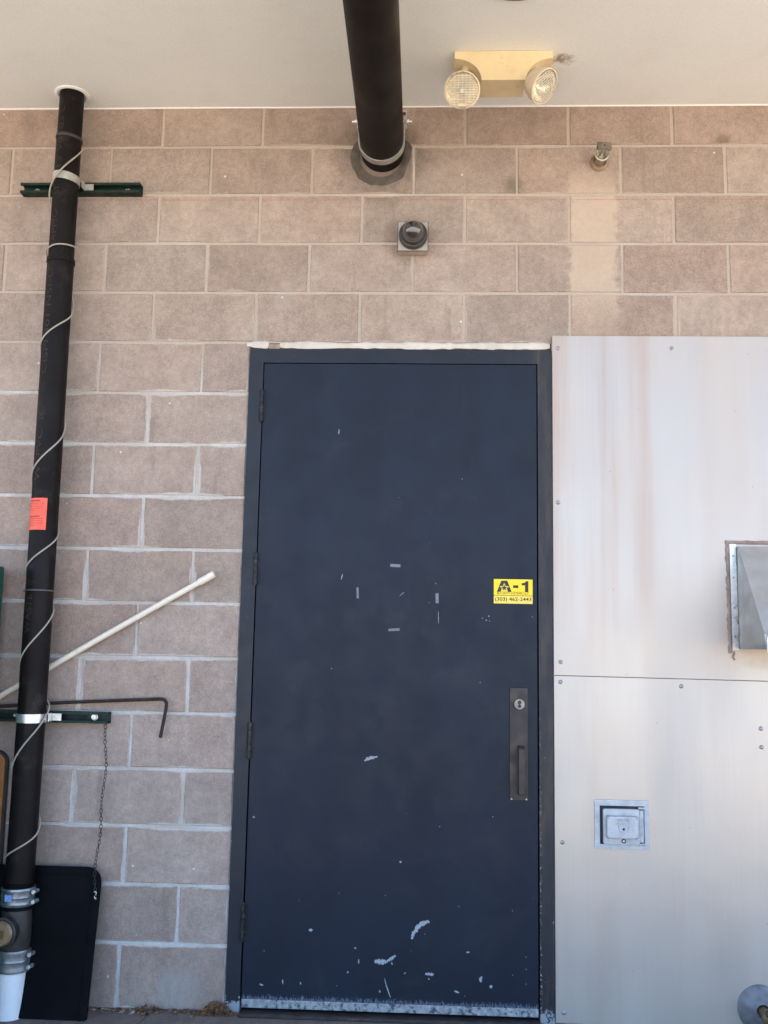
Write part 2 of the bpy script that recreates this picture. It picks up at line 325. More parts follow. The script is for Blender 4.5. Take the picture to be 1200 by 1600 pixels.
# ------------------------------------------------------------------ mesh helpers
def thing(name, label, cat, loc=(0, 0, 0), group=None):
    o = bpy.data.objects.new(name, None); COL.objects.link(o); o.location = loc
    o.empty_display_size = 0.05
    o['label'] = label; o['category'] = cat
    if group: o['group'] = group
    o['_b'] = [float(v) for v in loc]
    return o
def base_of(o):
    while o is not None:
        if '_b' in o.keys(): return Vector(o['_b'])
        o = o.parent
    return Vector((0, 0, 0))
def emit(name, bm, mat, parent=None, smooth=35, label=None, cat=None, kind=None, group=None):
    """link a bmesh (in world coordinates) as one mesh object"""
    b = base_of(parent)
    if b.length > 0: bmesh.ops.translate(bm, verts=bm.verts, vec=-b)
    bmesh.ops.recalc_face_normals(bm, faces=bm.faces)
    me = bpy.data.meshes.new(name); bm.to_mesh(me); bm.free()
    if smooth:
        for p in me.polygons: p.use_smooth = True
        me.set_sharp_from_angle(angle=R(smooth))
    me.materials.append(mat)
    o = bpy.data.objects.new(name, me); COL.objects.link(o)
    if smooth and len(me.polygons) < 3000:
        wn = o.modifiers.new('normals', 'WEIGHTED_NORMAL'); wn.keep_sharp = True; wn.weight = 80
    if parent is not None: o.parent = parent
    if label: o['label'] = label
    if cat: o['category'] = cat
    if kind: o['kind'] = kind
    if group: o['group'] = group
    return o
def box(bm, x0, x1, y0, y1, z0, z1, bev=0.0, seg=1):
    r = bmesh.ops.create_cube(bm, size=1.0)
    vs = r['verts']
    for v in vs:
        v.co = Vector(((x0 + x1) / 2 + v.co.x * (x1 - x0), (y0 + y1) / 2 + v.co.y * (y1 - y0), (z0 + z1) / 2 + v.co.z * (z1 - z0)))
    if bev:
        es = list({e for v in vs for e in v.link_edges})
        bmesh.ops.bevel(bm, geom=es, offset=bev, segments=seg, affect='EDGES', profile=0.5)
    return bm
def B(*a, **k): return box(bmesh.new(), *a, **k)
def frame_of(d):
    d = Vector(d).normalized(); u = d.orthogonal().normalized(); return d, u, d.cross(u)
def lathe(bm, origin, axis, prof, seg=32, cap=True, up=None):
    """prof: list of (distance along axis, radius)"""
    d = Vector(axis).normalized(); u = Vector(up) if up else d.orthogonal()
    u = (u - d * u.dot(d)).normalized(); v = d.cross(u); o = Vector(origin)
    rings = []
    for a, r in prof:
        rings.append([bm.verts.new(o + d * a + (u * math.cos(2 * math.pi * i / seg) + v * math.sin(2 * math.pi * i / seg)) * r) for i in range(seg)])
    for k in range(len(rings) - 1):
        for i in range(seg):
            bm.faces.new((rings[k][i], rings[k][(i + 1) % seg], rings[k + 1][(i + 1) % seg], rings[k + 1][i]))
    if cap:
        bm.faces.new(rings[0][::-1]); bm.faces.new(rings[-1])
    return bm
def tube(bm, pts, rad, seg=10, cap=True):
    pts = [Vector(p) for p in pts]; rings = []; n = len(pts)
    rr = rad if hasattr(rad, '__len__') else [rad] * n
    t = (pts[1] - pts[0]).normalized(); u = t.orthogonal().normalized()
    for i, p in enumerate(pts):
        tt = (pts[min(i + 1, n - 1)] - pts[max(i - 1, 0)]).normalized()
        u = (u - tt * u.dot(tt)).normalized(); v = tt.cross(u)
        rings.append([bm.verts.new(p + (u * math.cos(2 * math.pi * k / seg) + v * math.sin(2 * math.pi * k / seg)) * rr[i]) for k in range(seg)])
    for i in range(n - 1):
        for k in range(seg):
            bm.faces.new((rings[i][k], rings[i][(k + 1) % seg], rings[i + 1][(k + 1) % seg], rings[i + 1][k]))
    if cap: bm.faces.new(rings[0][::-1]); bm.faces.new(rings[-1])
    return bm
def prism(bm, poly, y0, y1, axis='Y', bev=0.0):
    """extrude a polygon. axis Y: poly in (x,z); axis X: poly in (y,z); axis Z: poly in (x,y)"""
    def P(a, b, t):
        return Vector((a, t, b)) if axis == 'Y' else Vector((t, a, b)) if axis == 'X' else Vector((a, b, t))
    f = [bm.verts.new(P(a, b, y0)) for a, b in poly]; g = [bm.verts.new(P(a, b, y1)) for a, b in poly]
    n = len(poly); fs = [bm.faces.new(f), bm.faces.new(g[::-1])]
    for i in range(n): fs.append(bm.faces.new((f[i], g[i], g[(i + 1) % n], f[(i + 1) % n])))
    if bev:
        es = list({e for ff in fs for e in ff.edges})
        bmesh.ops.bevel(bm, geom=es, offset=bev, segments=2, affect='EDGES', profile=0.5)
    return bm
def rrect(x0, x1, z0, z1, r, n=5, corners=(1, 1, 1, 1)):
    """rounded rectangle, corners: bottom-left, bottom-right, top-right, top-left"""
    out = []
    for (cx, cz, a0, on) in ((x0, z0, 180, corners[0]), (x1, z0, 270, corners[1]), (x1, z1, 0, corners[2]), (x0, z1, 90, corners[3])):
        if not on: out.append((cx, cz)); continue
        ox = cx + (r if cx == x0 else -r); oz = cz + (r if cz == z0 else -r)
        for k in range(n + 1):
            a = R(a0 + 90 * k / n); out.append((ox + r * math.cos(a), oz + r * math.sin(a)))
    return out
def text_bm(s, size, offset=0.0, depth=0.0, spacing=1.0):
    """flat lettering as a bmesh in the x/y plane, centred"""
    c = bpy.data.curves.new('t', 'FONT'); c.body = s; c.size = size; c.align_x = 'CENTER'; c.align_y = 'CENTER'
    c.offset = offset; c.extrude = depth; c.space_character = spacing; c.resolution_u = 3
    o = bpy.data.objects.new('t', c); COL.objects.link(o)
    dg = bpy.context.evaluated_depsgraph_get(); dg.update()
    me = bpy.data.meshes.new_from_object(o.evaluated_get(dg))
    bm = bmesh.new(); bm.from_mesh(me)
    bpy.data.objects.remove(o); bpy.data.curves.remove(c); bpy.data.meshes.remove(me)
    return bm
def fit_text(s, w, h, offset=0.0, depth=0.0):
    bm = text_bm(s, 1.0, offset, 0.0)
    xs = [v.co.x for v in bm.verts]; ys = [v.co.y for v in bm.verts]
    cx, cy = (min(xs) + max(xs)) / 2, (min(ys) + max(ys)) / 2
    kx, ky = w / (max(xs) - min(xs)), h / (max(ys) - min(ys))
    for v in bm.verts: v.co = Vector(((v.co.x - cx) * kx, (v.co.y - cy) * ky, 0))
    if depth:
        r = bmesh.ops.extrude_face_region(bm, geom=bm.faces[:])
        for g in r['geom']:
            if isinstance(g, bmesh.types.BMVert): g.co.z += depth
    return bm
def merge(dst, src, f):
    """append src to dst with every vertex mapped by f"""
    m = {}
    for v in src.verts: m[v] = dst.verts.new(f(v.co))
    for fc in src.faces:
        try: dst.faces.new([m[v] for v in fc.verts])
        except ValueError: pass
    src.free(); return dst
def jit(a): return random.uniform(-a, a)

# ================================================================== SETTING
GZ = -0.02
CZ = 3.42
o = emit('ground', B(-150, 150, -150, 150, GZ - 0.5, GZ - 0.012), M_GROUND, smooth=0, kind='structure')
pave = bpy.data.objects.new('pavement', None); COL.objects.link(pave); pave['kind'] = 'structure'
ys = [0.0, -1.52, -3.04]
xs = [-0.285 + 1.52 * k for k in range(-4, 6)]
for i in range(2):
    for k in range(len(xs) - 1):
        emit('slab', B(xs[k] + 0.004, xs[k + 1] - 0.004, ys[i + 1] + 0.004, ys[i] - (0.004 if i else 0.0), GZ - 0.2, GZ + jit(0.002), bev=0.006), M_PAVE, pave, smooth=0)
emit('ceiling', B(-7.0, 4.2, -2.4, 0.2, CZ, CZ + 0.35), M_CEIL, smooth=0, kind='structure')

# ================================================================== BLOCK WALL
U = 0.2032
wall = thing('block_wall', 'tan concrete block wall with pale mortar joints around the dark door', 'wall')
DX0, DX1, DZ1 = -0.016, 1.146, 2.412            # door opening
bm = bmesh.new()
YB = 0.0045
box(bm, -7, DX0 - 0.002, YB, 0.22, GZ, CZ - 0.001); box(bm, DX1 + 0.002, 6, YB, 0.22, GZ, CZ - 0.001)
box(bm, DX0 - 0.002, DX1 + 0.002, YB, 0.22, 2.440, CZ - 0.001)
emit('mortar', bm, M_MORTAR, wall, smooth=0)
def block_mesh(hw, hh, seed):
    rnd = random.Random(seed); bm = bmesh.new()
    def ring(inset, y, jx):
        pts = []
        nx, nz = 3, 2
        def pp(x, z): pts.append((x, z))
        w_, h_ = hw - inset, hh - inset
        for k in range(nx): pp(-w_ + 2 * w_ * k / nx, -h_)
        for k in range(nz): pp(w_, -h_ + 2 * h_ * k / nz)
        for k in range(nx): pp(w_ - 2 * w_ * k / nx, h_)
        for k in range(nz): pp(-w_, h_ - 2 * h_ * k / nz)
        return [bm.verts.new((x + rnd.uniform(-jx, jx), y, z + rnd.uniform(-jx, jx))) for x, z in pts]
    a = ring(0.0, 0.03, 0.0); b = ring(0.0, 0.0025, 0.0011); c = ring(0.0030, 0.0 + rnd.uniform(-.0006, .0006), 0.0012)
    n = len(a)
    for p, q in ((a, b), (b, c)):
        for i in range(n): bm.faces.new((p[i], p[(i + 1) % n], q[(i + 1) % n], q[i]))
    bm.faces.new(c)
    return bm
def add_block(x0, x1, z0, z1, seed):
    hw, hh = (x1 - x0) / 2, (z1 - z0) / 2
    bm = block_mesh(hw, hh, seed)
    bmesh.ops.recalc_face_normals(bm, faces=bm.faces)
    me = bpy.data.meshes.new('block'); bm.to_mesh(me); bm.free(); me.materials.append(M_BLOCK)
    o = bpy.data.objects.new('block', me); COL.objects.link(o); o.parent = wall
    o.location = ((x0 + x1) / 2, random.uniform(-0.0012, 0.0008), (z0 + z1) / 2)
    o['half_width'] = hw; o['half_height'] = hh
J = 0.0058
far = bmesh.new()
for c in range(17):
    z0, z1 = c * U + J, (c + 1) * U - J
    if c == 0: z0 = GZ + 0.001
    if c == 16: z1 = CZ - 0.002
    off = 0 if c % 2 == 0 else -1
    for n in range(-34, 30):
        if (n - off) % 2: continue
        x0, x1 = n * U + J + jit(0.0012), (n + 2) * U - J + jit(0.0012)
        spans = [(x0, x1)]
        if c < 12:
            spans = []
            if x0 < DX0: spans.append((x0, min(x1, DX0 - 0.003)))
            if x1 > DX1: spans.append((max(x0, DX1 + 0.003), x1))
        for a, b in spans:
            if b - a < 0.03: continue
            zz0, zz1 = z0 + jit(0.0008), z1 + jit(0.0008)
            if c < 12 and a > DX1 - 0.01 and b < 2.40: continue        # hidden behind the metal sheets
            if a > -1.75 and b < 2.70: add_block(a, b, zz0, zz1, c * 100 + n)
            elif -7 < a and b < 6: box(far, a, b, -0.0003, 0.03, zz0, zz1, bev=0.002)
emit('outlying_blocks', far, M_BLOCK, wall, smooth=0, kind='stuff')['half_width'] = 9.0
bpy.data.objects['outlying_blocks']['half_height'] = 9.0
# ragged caulk bead above the door head, with one broken-out gap
bm = bmesh.new()
def bead(x0, x1, zc, h, yp, n, seed):
    rings = []
    for i in range(n + 1):
        x = x0 + (x1 - x0) * i / n
        k = mnoise.noise((x * 7, seed, 0)); k2 = mnoise.noise((x * 31, seed, 3)); k3 = mnoise.noise((x * 5, seed, 9))
        t = min(1, i / 2.0, (n - i) / 2.0) * 0.9 + 0.1
        hh = h * (1 + 0.45 * k + 0.40 * k2) * (0.6 + 0.4 * t); y = yp * (1 + 0.5 * k2) * t; z = zc + 0.004 * k3
        rings.append([bm.verts.new((x, 0.02, z - hh)), bm.verts.new((x, -y * 0.5 - 0.002, z - hh * 0.9)), bm.verts.new((x, -y - 0.003, z - hh * 0.2)),
                      bm.verts.new((x, -y * 0.8 - 0.002, z + hh * 0.5)), bm.verts.new((x, 0.001 - 0.002, z + hh)), bm.verts.new((x, 0.02, z + hh))])
    for i in range(n):
        for k in range(5): bm.faces.new((rings[i][k], rings[i + 1][k], rings[i + 1][k + 1], rings[i][k + 1]))
    bm.faces.new(rings[0]); bm.faces.new(rings[-1][::-1])
bead(-0.030, 0.055, 2.431, 0.015, 0.006, 14, 1); emit('caulk_bead', bm, M_BEAD, wall, smooth=60); bm = bmesh.new(); bead(0.098, 1.142, 2.4290, 0.0150, 0.006, 120, 2)
emit('caulk_bead', bm, M_BEAD, wall, smooth=60)
bm = bmesh.new(); bead(0.050, 0.105, 2.425, 0.010, 0.002, 10, 5)
emit('broken_mortar', bm, M_SEAL, wall, smooth=60)
# thin ceiling caulk line
bm = bmesh.new(); tube(bm, [(-6.9 + 0.2 * k, -0.001 + 0.0015 * mnoise.noise((k * .7, 0, 0)), CZ - 0.001) for k in range(64)], 0.0034, 6)
emit('ceiling_joint', bm, M_CEIL, wall)
# ================================================================== DOOR
door = thing('steel_door', 'tall dark blue-grey steel door in its flush steel frame', 'door', (0.565, 0, GZ))
FX0, FX1, FT = -0.016, 1.146, 2.412
LX0, LX1, LT, LB = 0.0415, 1.0900, 2.354, 0.004
bm = bmesh.new()
poly = [(FX0, GZ), (LX0 - 0.004, GZ), (LX0 - 0.004, LT + 0.004), (LX1 + 0.005, LT + 0.004), (LX1 + 0.005, GZ), (FX1, GZ), (FX1, FT), (FX0, FT)]
prism(bm, poly, -0.010, 0.14, bev=0.0018)
emit('frame', bm, M_FRAME, door, smooth=40)
emit('rebate', B(LX0 - 0.0039, LX1 + 0.0049, 0.045, 0.06, GZ, LT + 0.0039), M_DARKGAP, door, smooth=0)
leaf = emit('leaf', B(LX0, LX1, -0.008, 0.036, LB, LT, bev=0.0016), M_DOOR, door, smooth=40)
emit('sweep', B(LX0 + 0.002, LX1 - 0.002, -0.0135, -0.0081, 0.002, 0.030, bev=0.0015), M_ALU, leaf, smooth=40)
emit('threshold', B(LX0 - 0.003, LX1 + 0.004, -0.05, 0.044, GZ, GZ + 0.012, bev=0.003), M_FITTING, door, smooth=40)
for zt, zb in ((2.243, 2.121), (1.614, 1.498), (0.989, 0.862), (0.354, 0.227)):
    bm = bmesh.new(); xh, yh = 0.0385, -0.0185; n = 5; L = (zt - zb) / n
    for k in range(n):
        lathe(bm, (xh, yh, zb + k * L + 0.0008), (0, 0, 1), [(0, 0.0072), (0.0008, 0.0082), (L - 0.0024, 0.0082), (L - 0.0016, 0.0072)], 12)
    lathe(bm, (xh, yh, zb - 0.004), (0, 0, 1), [(0, 0.004), (0.004, 0.006), (zt - zb + 0.004, 0.006), (zt - zb + 0.008, 0.004)], 10)
    box(bm, xh - 0.012, xh + 0.012, -0.0125, -0.0083, zb + 0.0005, zt - 0.0005, bev=0.0008)
    emit('hinge', bm, M_HINGE, door, smooth=40)
# pull plate with cylinder and pull
plate = emit('pull_plate', prism(bmesh.new(), [(0.9885, 0.735), (1.0540, 0.735), (1.0540, 1.1355), (0.9885, 1.1355)], -0.0135, -0.0081, bev=0.0022), M_BRONZE, door)
bm = bmesh.new(); lathe(bm, (1.0225, -0.0136, 1.0765), (0, -1, 0), [(0, 0.0205), (0.006, 0.0205), (0.009, 0.0185), (0.0092, 0.0), ], 28, cap=False)
emit('lock_cylinder', bm, plain('cylinder_nickel', (0.24, 0.21, 0.19), 0.4, 0.7), plate)
bm = bmesh.new(); lathe(bm, (1.0228, -0.0229, 1.0830), (0, -1, 0), [(0, 0.0072), (0.0009, 0.0068), (0.0010, 0.0)], 16, cap=False)
emit('core', bm, M_BRONZE, plate)
bm = bmesh.new(); lathe(bm, (1.0228, -0.0229, 1.0700), (0, -1, 0), [(0, 0.0062), (0.0022, 0.0062), (0.0023, 0.0)], 14, cap=False)
emit('core', bm, M_FITTING, plate)
bm = bmesh.new(); prism(bm, [(1.0215, 1.0670), (1.0241, 1.0670), (1.0241, 1.0728), (1.0215, 1.0728)], -0.0262, -0.0228); emit('keyway', bm, M_DARKGAP, plate)
bm = bmesh.new()
prism(bm, [(-0.0136, 0.9285), (-0.052, 0.9285), (-0.060, 0.9200), (-0.060, 0.7620), (-0.0136, 0.7560), (-0.0136, 0.7740), (-0.046, 0.7760), (-0.046, 0.9060), (-0.040, 0.9120), (-0.0136, 0.9140)], 1.0165, 1.0395, axis='X', bev=0.0025)
emit('pull_handle', bm, M_BRONZE, plate)
bm = bmesh.new()
for sx, sz in ((0.9945, 0.7405), (1.048, 0.7405)):
    bm = bmesh.new(); emit('plate_screw', lathe(bm, (sx, -0.0136, sz), (0, -1, 0), [(0, 0.0035), (0.0015, 0.003), (0.0016, 0)], 10, cap=False), M_SCREW, plate)
# marks on the leaf
def ribbon(pts, wid, y=-0.0084, rag=0.5, th=0.0008):
    bm = bmesh.new(); L, Rr = [], []
    n = 22; pp = []
    for i in range(n + 1):
        t = i / n * (len(pts) - 1); k = min(int(t), len(pts) - 2); f = t - k
        a, b = Vector((*pts[k], 0)), Vector((*pts[k + 1], 0)); pp.append(a.lerp(b, f))
    for i, p in enumerate(pp):
        d = (pp[min(i + 1, n)] - pp[max(i - 1, 0)]).normalized(); nn = Vector((-d.y, d.x, 0))
        e = wid * math.sqrt(max(0.08, math.sin(math.pi * (0.06 + 0.88 * i / n)))) / 2
        L.append(p + nn * e * (1 + jit(rag))); Rr.append(p - nn * e * (1 + jit(rag)))
    prism(bm, [(v.x, v.y) for v in L + Rr[::-1]], y, y + th)
    return bm
for (x, z), (sx, sz), a in (((0.5628, 1.5762), (0.040, 0.011), -2), ((0.4232, 1.471), (0.008, 0.040), 3), ((0.7198, 1.4567), (0.011, 0.038), 1), ((0.562, 1.338), (0.042, 0.009), 4)):
    bm = bmesh.new(); ca, sa = math.cos(R(a)), math.sin(R(a)); q = []
    for u, v in ((-.5, -.5), (-.1, -.48), (.5, -.5), (.47, 0), (.5, .5), (.1, .52), (-.5, .5)):
        uu, vv = u * sx * (1 + jit(.06)), v * sz * (1 + jit(.06)); q.append((x + uu * ca - vv * sa, z + uu * sa + vv * ca))
    emit('tape_scrap', prism(bm, q, -0.0084, -0.0076), M_TAPE, leaf, smooth=0)
chips = [([(0.462, 0.8615), (0.474, 0.870), (0.490, 0.874), (0.509, 0.8775)], 0.011), ([(0.643, 0.249), (0.650, 0.272), (0.667, 0.293), (0.690, 0.308), (0.705, 0.309)], 0.014),
         ([(0.2823, 0.2735), (0.2823, 0.2640)], 0.013), ([(0.512, 0.170), (0.535, 0.169), (0.556, 0.170)], 0.016), ([(0.554, 0.170), (0.571, 0.180), (0.586, 0.192)], 0.010),
         ([(0.572, 0.168), (0.576, 0.160)], 0.005), ([(0.692, 0.1335), (0.712, 0.1325), (0.722, 0.1325)], 0.009), ([(0.892, 0.131), (0.886, 0.121), (0.888, 0.112)], 0.009),
         ([(0.5487, 0.114), (0.556, 0.088), (0.571, 0.050)], 0.0035), ([(0.063, 0.657), (0.0632, 0.650)], 0.006), ([(0.596, 0.509), (0.602, 0.513)], 0.007),
         ([(0.1869, 0.098), (0.188, 0.083)], 0.004), ([(0.250, 0.092), (0.252, 0.084)], 0.004), ([(0.725, 1.408), (0.7255, 1.362)], 0.0020), ([(0.532, 0.074), (0.533, 0.066)], 0.005),
         ([(0.922, 0.103), (0.925, 0.093)], 0.009), ([(0.795, 0.080), (0.812, 0.074)], 0.006), ([(0.438, 0.213), (0.447, 0.212)], 0.004), ([(0.456, 0.176), (0.456, 0.160)], 0.004),
         ([(0.836, 0.210), (0.848, 0.211)], 0.005), ([(0.360, 1.521), (0.366, 1.541)], 0.003), ([(0.337, 2.076), (0.339, 2.096)], 0.0035), ([(0.105, 0.081), (0.118, 0.077)], 0.005),
         ([(0.580, 1.463), (0.597, 1.478)], 0.0018), ([(0.416, 0.132), (0.420, 0.129)], 0.006), ([(0.704, 0.120), (0.706, 0.114)], 0.004), ([(0.617, 0.131), (0.624, 0.136)], 0.003),
         ([(0.910, 1.392), (0.913, 1.396)], 0.004), ([(0.900, 1.378), (0.904, 1.380)], 0.004), ([(0.886, 1.385), (0.889, 1.387)], 0.003), ([(0.913, 1.374), (0.915, 1.377)], 0.003)]
for pts, wd in chips: emit('paint_chip', ribbon(pts, wd), M_CHIP, leaf, smooth=0)

# ================================================================== STICKER ON THE DOOR
sx0, sx1, sz0, sz1 = 0.9295, 1.0725, 1.4415, 1.5315
stk = thing('security_sticker', 'yellow security company sticker on the dark door above the pull handle', 'sticker', (1.001, -0.0081, sz0))
emit('backing', B(sx0 - 0.0014, sx1 + 0.0014, -0.0089, -0.0081, sz0 - 0.0014, sz1 + 0.0014), M_INK, stk, smooth=0)
zs = 1.4705
emit('upper_field', B(sx0, sx1, -0.0093, -0.0090, zs + 0.0012, sz1), M_YELLOW, stk, smooth=0)
emit('number_field', B(sx0, sx1, -0.0093, -0.0090, sz0, zs - 0.0006), M_YELLOW2, stk, smooth=0)
bm = bmesh.new(); Y = -0.0097
def onstk(cx, cz): return lambda c: Vector((cx + c.x, Y, cz + c.y))
# the heavy letter A with a star over its bar
ax, az = 0.9680, 1.5055
prism(bm, [(ax - 0.027, az - 0.0205), (ax - 0.011, az + 0.0205), (ax + 0.011, az + 0.0205), (ax + 0.027, az - 0.0205), (ax + 0.0135, az - 0.0205), (ax + 0.009, az - 0.007), (ax, az + 0.010), (ax - 0.009, az - 0.007), (ax - 0.0135, az - 0.0205)], Y, Y + 0.0004)
prism(bm, [(1.0445, 1.4850), (1.0570, 1.4850), (1.0570, 1.5255), (1.0490, 1.5255), (1.0440, 1.5195), (1.0325, 1.5175), (1.0325, 1.5095), (1.0445, 1.5095)], Y, Y + 0.0004)
prism(bm, [(1.0005, 1.4995), (1.0195, 1.4995), (1.0195, 1.5095), (1.0005, 1.5095)], Y, Y + 0.0004)
merge(bm, fit_text('SECURITY SYSTEMS, LLC', 0.118, 0.0090), onstk(0.9995, 1.4785))
merge(bm, fit_text('(303) 462-2443', 0.134, 0.0175, 0.012), onstk(1.001, 1.4560))
for a, b, z in ((0.940, 1.058, 1.4843),): prism(bm, [(a, z), (b, z), (b, z + 0.0008), (a, z + 0.0008)], Y, Y + 0.0004)
emit('lettering', bm, M_INK, stk, smooth=0, kind='stuff')
def star(cx, cz, r, k=0.42):
    return [(cx + (r if i % 2 == 0 else r * k) * math.sin(math.pi * i / 5), cz + (r if i % 2 == 0 else r * k) * math.cos(math.pi * i / 5)) for i in range(10)]
emit('star_outline', prism(bmesh.new(), star(ax, az - 0.006, 0.0185, 0.45), Y - 0.0006, Y - 0.0002), M_YELLOW2, stk, smooth=0)
emit('star', prism(bmesh.new(), star(ax, az - 0.006, 0.0125), Y - 0.0012, Y - 0.0008), M_INK, stk, smooth=0)

# ================================================================== METAL SHEETS
def screw(bm, x, z, y=-0.0130, r=0.0078):
    lathe(bm, (x, y, z), (0, -1, 0), [(0, r), (0.0015, r), (0.0040, r * 0.62), (0.0044, r * 0.3), (0.0036, 0.0)], 14, cap=False)
def sheet(label, z0, z1, zl, zr, top, screws, lift):
    """zl/zr: height of the slightly sloping seam edge at left and right"""
    t = thing('metal_sheet', label, 'metal sheet', (1.75, 0, z0))
    bm = bmesh.new(); X0, X1 = 1.1492, 2.36; n = 14
    poly = [(X0, zl if top else z0), (X1, zr if top else z0), (X1, z1 if top else zr), (X0, z1 if top else zl)]
    prism(bm, poly, -0.0125 - lift, -0.0100 - lift, bev=0.0007)
    emit('sheet', bm, M_PANEL, t, smooth=0)
    for x, z in screws:
        b = bmesh.new(); screw(b, x, z, -0.0126 - lift); emit('screw', b, M_SCREW, t)
    b = bmesh.new(); box(b, X0 + 0.03, X1 - 0.03, -0.0099, 0.004, z0 + 0.03, z1 - 0.03); emit('backing', b, M_DARKGAP, t, smooth=0)
    return t
sheet('upper brushed metal sheet with rusty streaks, fixed right of the door under the blocks', 1.180, 2.468, 1.1835, 1.1740, True,
      [(1.1708, 2.4178), (1.6008, 2.4201), (1.1680, 1.8213), (1.1729, 1.232), (2.05, 2.420), (2.33, 2.42), (2.33, 1.82), (2.33, 1.23)], 0.0012)
sheet('lower brushed metal sheet right of the door, holding the hydrant box', -0.012, 1.180, 1.1815, 1.1720, False,
      [(1.1725, 1.1602), (1.6077, 1.1527), (1.8873, 1.0081), (1.8873, 0.9426), (1.1757, 0.5951), (1.1763, 0.0223), (2.05, 1.15), (2.33, 1.14)], 0.0)
# ================================================================== HOOD VENT
hv = thing('hood_vent', 'grey sheet metal hood vent sealed to the upper metal sheet at right edge', 'vent', (2.03, -0.014, 1.285))
VX0, VX1, VZ0, VZ1, VD = 1.820, 2.240, 1.290, 1.662, 0.285
YS = -0.0140
bm = bmesh.new()
v = [bm.verts.new(p) for p in ((VX0, YS, VZ1), (VX0, YS, VZ0), (VX0, -VD, VZ0 + 0.0), (VX0, -VD, VZ0 + 0.05), (VX0, YS - 0.025, VZ1))]
w2 = [bm.verts.new((VX1, p.co.y, p.co.z)) for p in v]
bm.faces.new(v); bm.faces.new(w2[::-1])
for a, b in ((0, 4), (4, 3), (3, 2), ): bm.faces.new((v[a], v[b], w2[b], w2[a]))
hood = emit('hood', bm, M_HOOD, hv, smooth=20)
s = hood.modifiers.new('thickness', 'SOLIDIFY'); s.thickness = 0.002; s.offset = 0
for a, b in ((VX0 - 0.026, VX0 - 0.0015), (VX1 + 0.0015, VX1 + 0.026)):
    emit('flange', B(a, b, YS - 0.003, YS + 0.0005, VZ0 - 0.005, VZ1 + 0.012, bev=0.0008), M_ZINC, hv, smooth=30)
for z in (1.335, 1.44, 1.55, 1.63):
    for x in (VX0 - 0.014, VX1 + 0.014):
        b = bmesh.new(); lathe(b, (x, YS - 0.003, z), (0, -1, 0), [(0, 0.0042), (0.002, 0.0035), (0.0021, 0)], 10, cap=False); emit('rivet', b, M_SCREW, hv)
def blob_strip(bm, pts, w0, y0, yp, seed, rag=0.5):
    n = len(pts); rows = []
    for i, (x, z) in enumerate(pts):
        a = pts[max(i - 1, 0)]; b = pts[min(i + 1, n - 1)]
        d = Vector((b[0] - a[0], b[1] - a[1], 0)).normalized(); nn = Vector((-d.y, d.x, 0))
        k1 = 1 + rag * mnoise.noise((i * 0.37, seed, 0)) + rag * 0.6 * mnoise.noise((i * 1.1, seed, 5)); k2 = 1 + rag * 0.3 * mnoise.noise((i * 0.3, seed, 11))
        h = yp * (1 + 0.4 * mnoise.noise((i * 0.5, seed, 7)))
        P = lambda s, y: bm.verts.new((x + nn.x * s, y, z + nn.y * s))
        rows.append([P(w0 * k1, y0), P(w0 * k1 * 0.7, y0 - h * 0.8), P(0, y0 - h), P(-w0 * k2 * 0.7, y0 - h * 0.7), P(-w0 * k2, y0)])
    for i in range(n - 1):
        for k in range(4): bm.faces.new((rows[i][k], rows[i + 1][k], rows[i + 1][k + 1], rows[i][k + 1]))
    bm.faces.new(rows[0]); bm.faces.new(rows[-1][::-1])
bm = bmesh.new()
blob_strip(bm, [(VX0 - 0.033, VZ0 - 0.016 + k * (VZ1 - VZ0 + 0.036) / 40) for k in range(41)], 0.0080, YS + 0.0013, 0.008, 3, 1.0)
blob_strip(bm, [(VX0 - 0.040 + k * 0.46 / 40, VZ1 + 0.018) for k in range(41)], 0.0075, YS + 0.0012, 0.008, 8, 0.3)
blob_strip(bm, [(VX1 + 0.033, VZ0 - 0.016 + k * (VZ1 - VZ0 + 0.036) / 40) for k in range(41)], 0.0105, YS + 0.0013, 0.009, 5)
blob_strip(bm, [(VX0 - 0.022 + 0.003 * math.sin(k), VZ0 - 0.010 - 0.030 * k / 8) for k in range(9)], 0.004, YS + 0.0012, 0.005, 2)
emit('sealant', bm, M_SEAL, hv, smooth=60)
bm = bmesh.new()
prism(bm, rrect(VX0 + 0.004, VX0 + 0.20, VZ0 - 0.012, VZ0 + 0.060, 0.028, 6, (0, 0, 1, 1)), -VD - 0.010, -VD - 0.003, bev=0.0015)
emit('white_piece', bm, M_WHITE, hv, label='rounded white piece at the hood front edge')  # rounded white piece on the lower front edge of the hood

# ================================================================== WALL HYDRANT BOX
hy = thing('hydrant_box', 'square cast metal water hydrant box set in the lower metal sheet', 'hydrant box', (1.386, -0.0127, 0.577))
hx0, hx1, hz0, hz1 = 1.290, 1.482, 0.577, 0.747
Yp = -0.0127
bm = bmesh.new()
ix0, ix1, iz0, iz1 = 1.3085, 1.4660, 0.5935, 0.7265
for a in ((hx0, hx1, iz1, hz1), (hx0, hx1, hz0, iz0), (hx0, ix0, iz0 + .0001, iz1 - .0001), (ix1, hx1, iz0 + .0001, iz1 - .0001)):
    box(bm, a[0], a[1], Yp - 0.004, Yp, a[2], a[3], bev=0.0006)
emit('face_plate', bm, M_CAST, hy, smooth=30)
emit('recess', B(ix0 - .0005, ix1 + .0005, Yp - 0.0012, Yp - 0.0002, iz0 - .0005, iz1 + .0005), M_DARKGAP, hy, smooth=0)
lid = emit('cover', prism(bmesh.new(), rrect(ix0 + 0.0100, ix1 - 0.020, iz0 + 0.002, iz1 - 0.0090, 0.006, 4), -0.0300, -0.0142, bev=0.0015), M_CAST, hy)
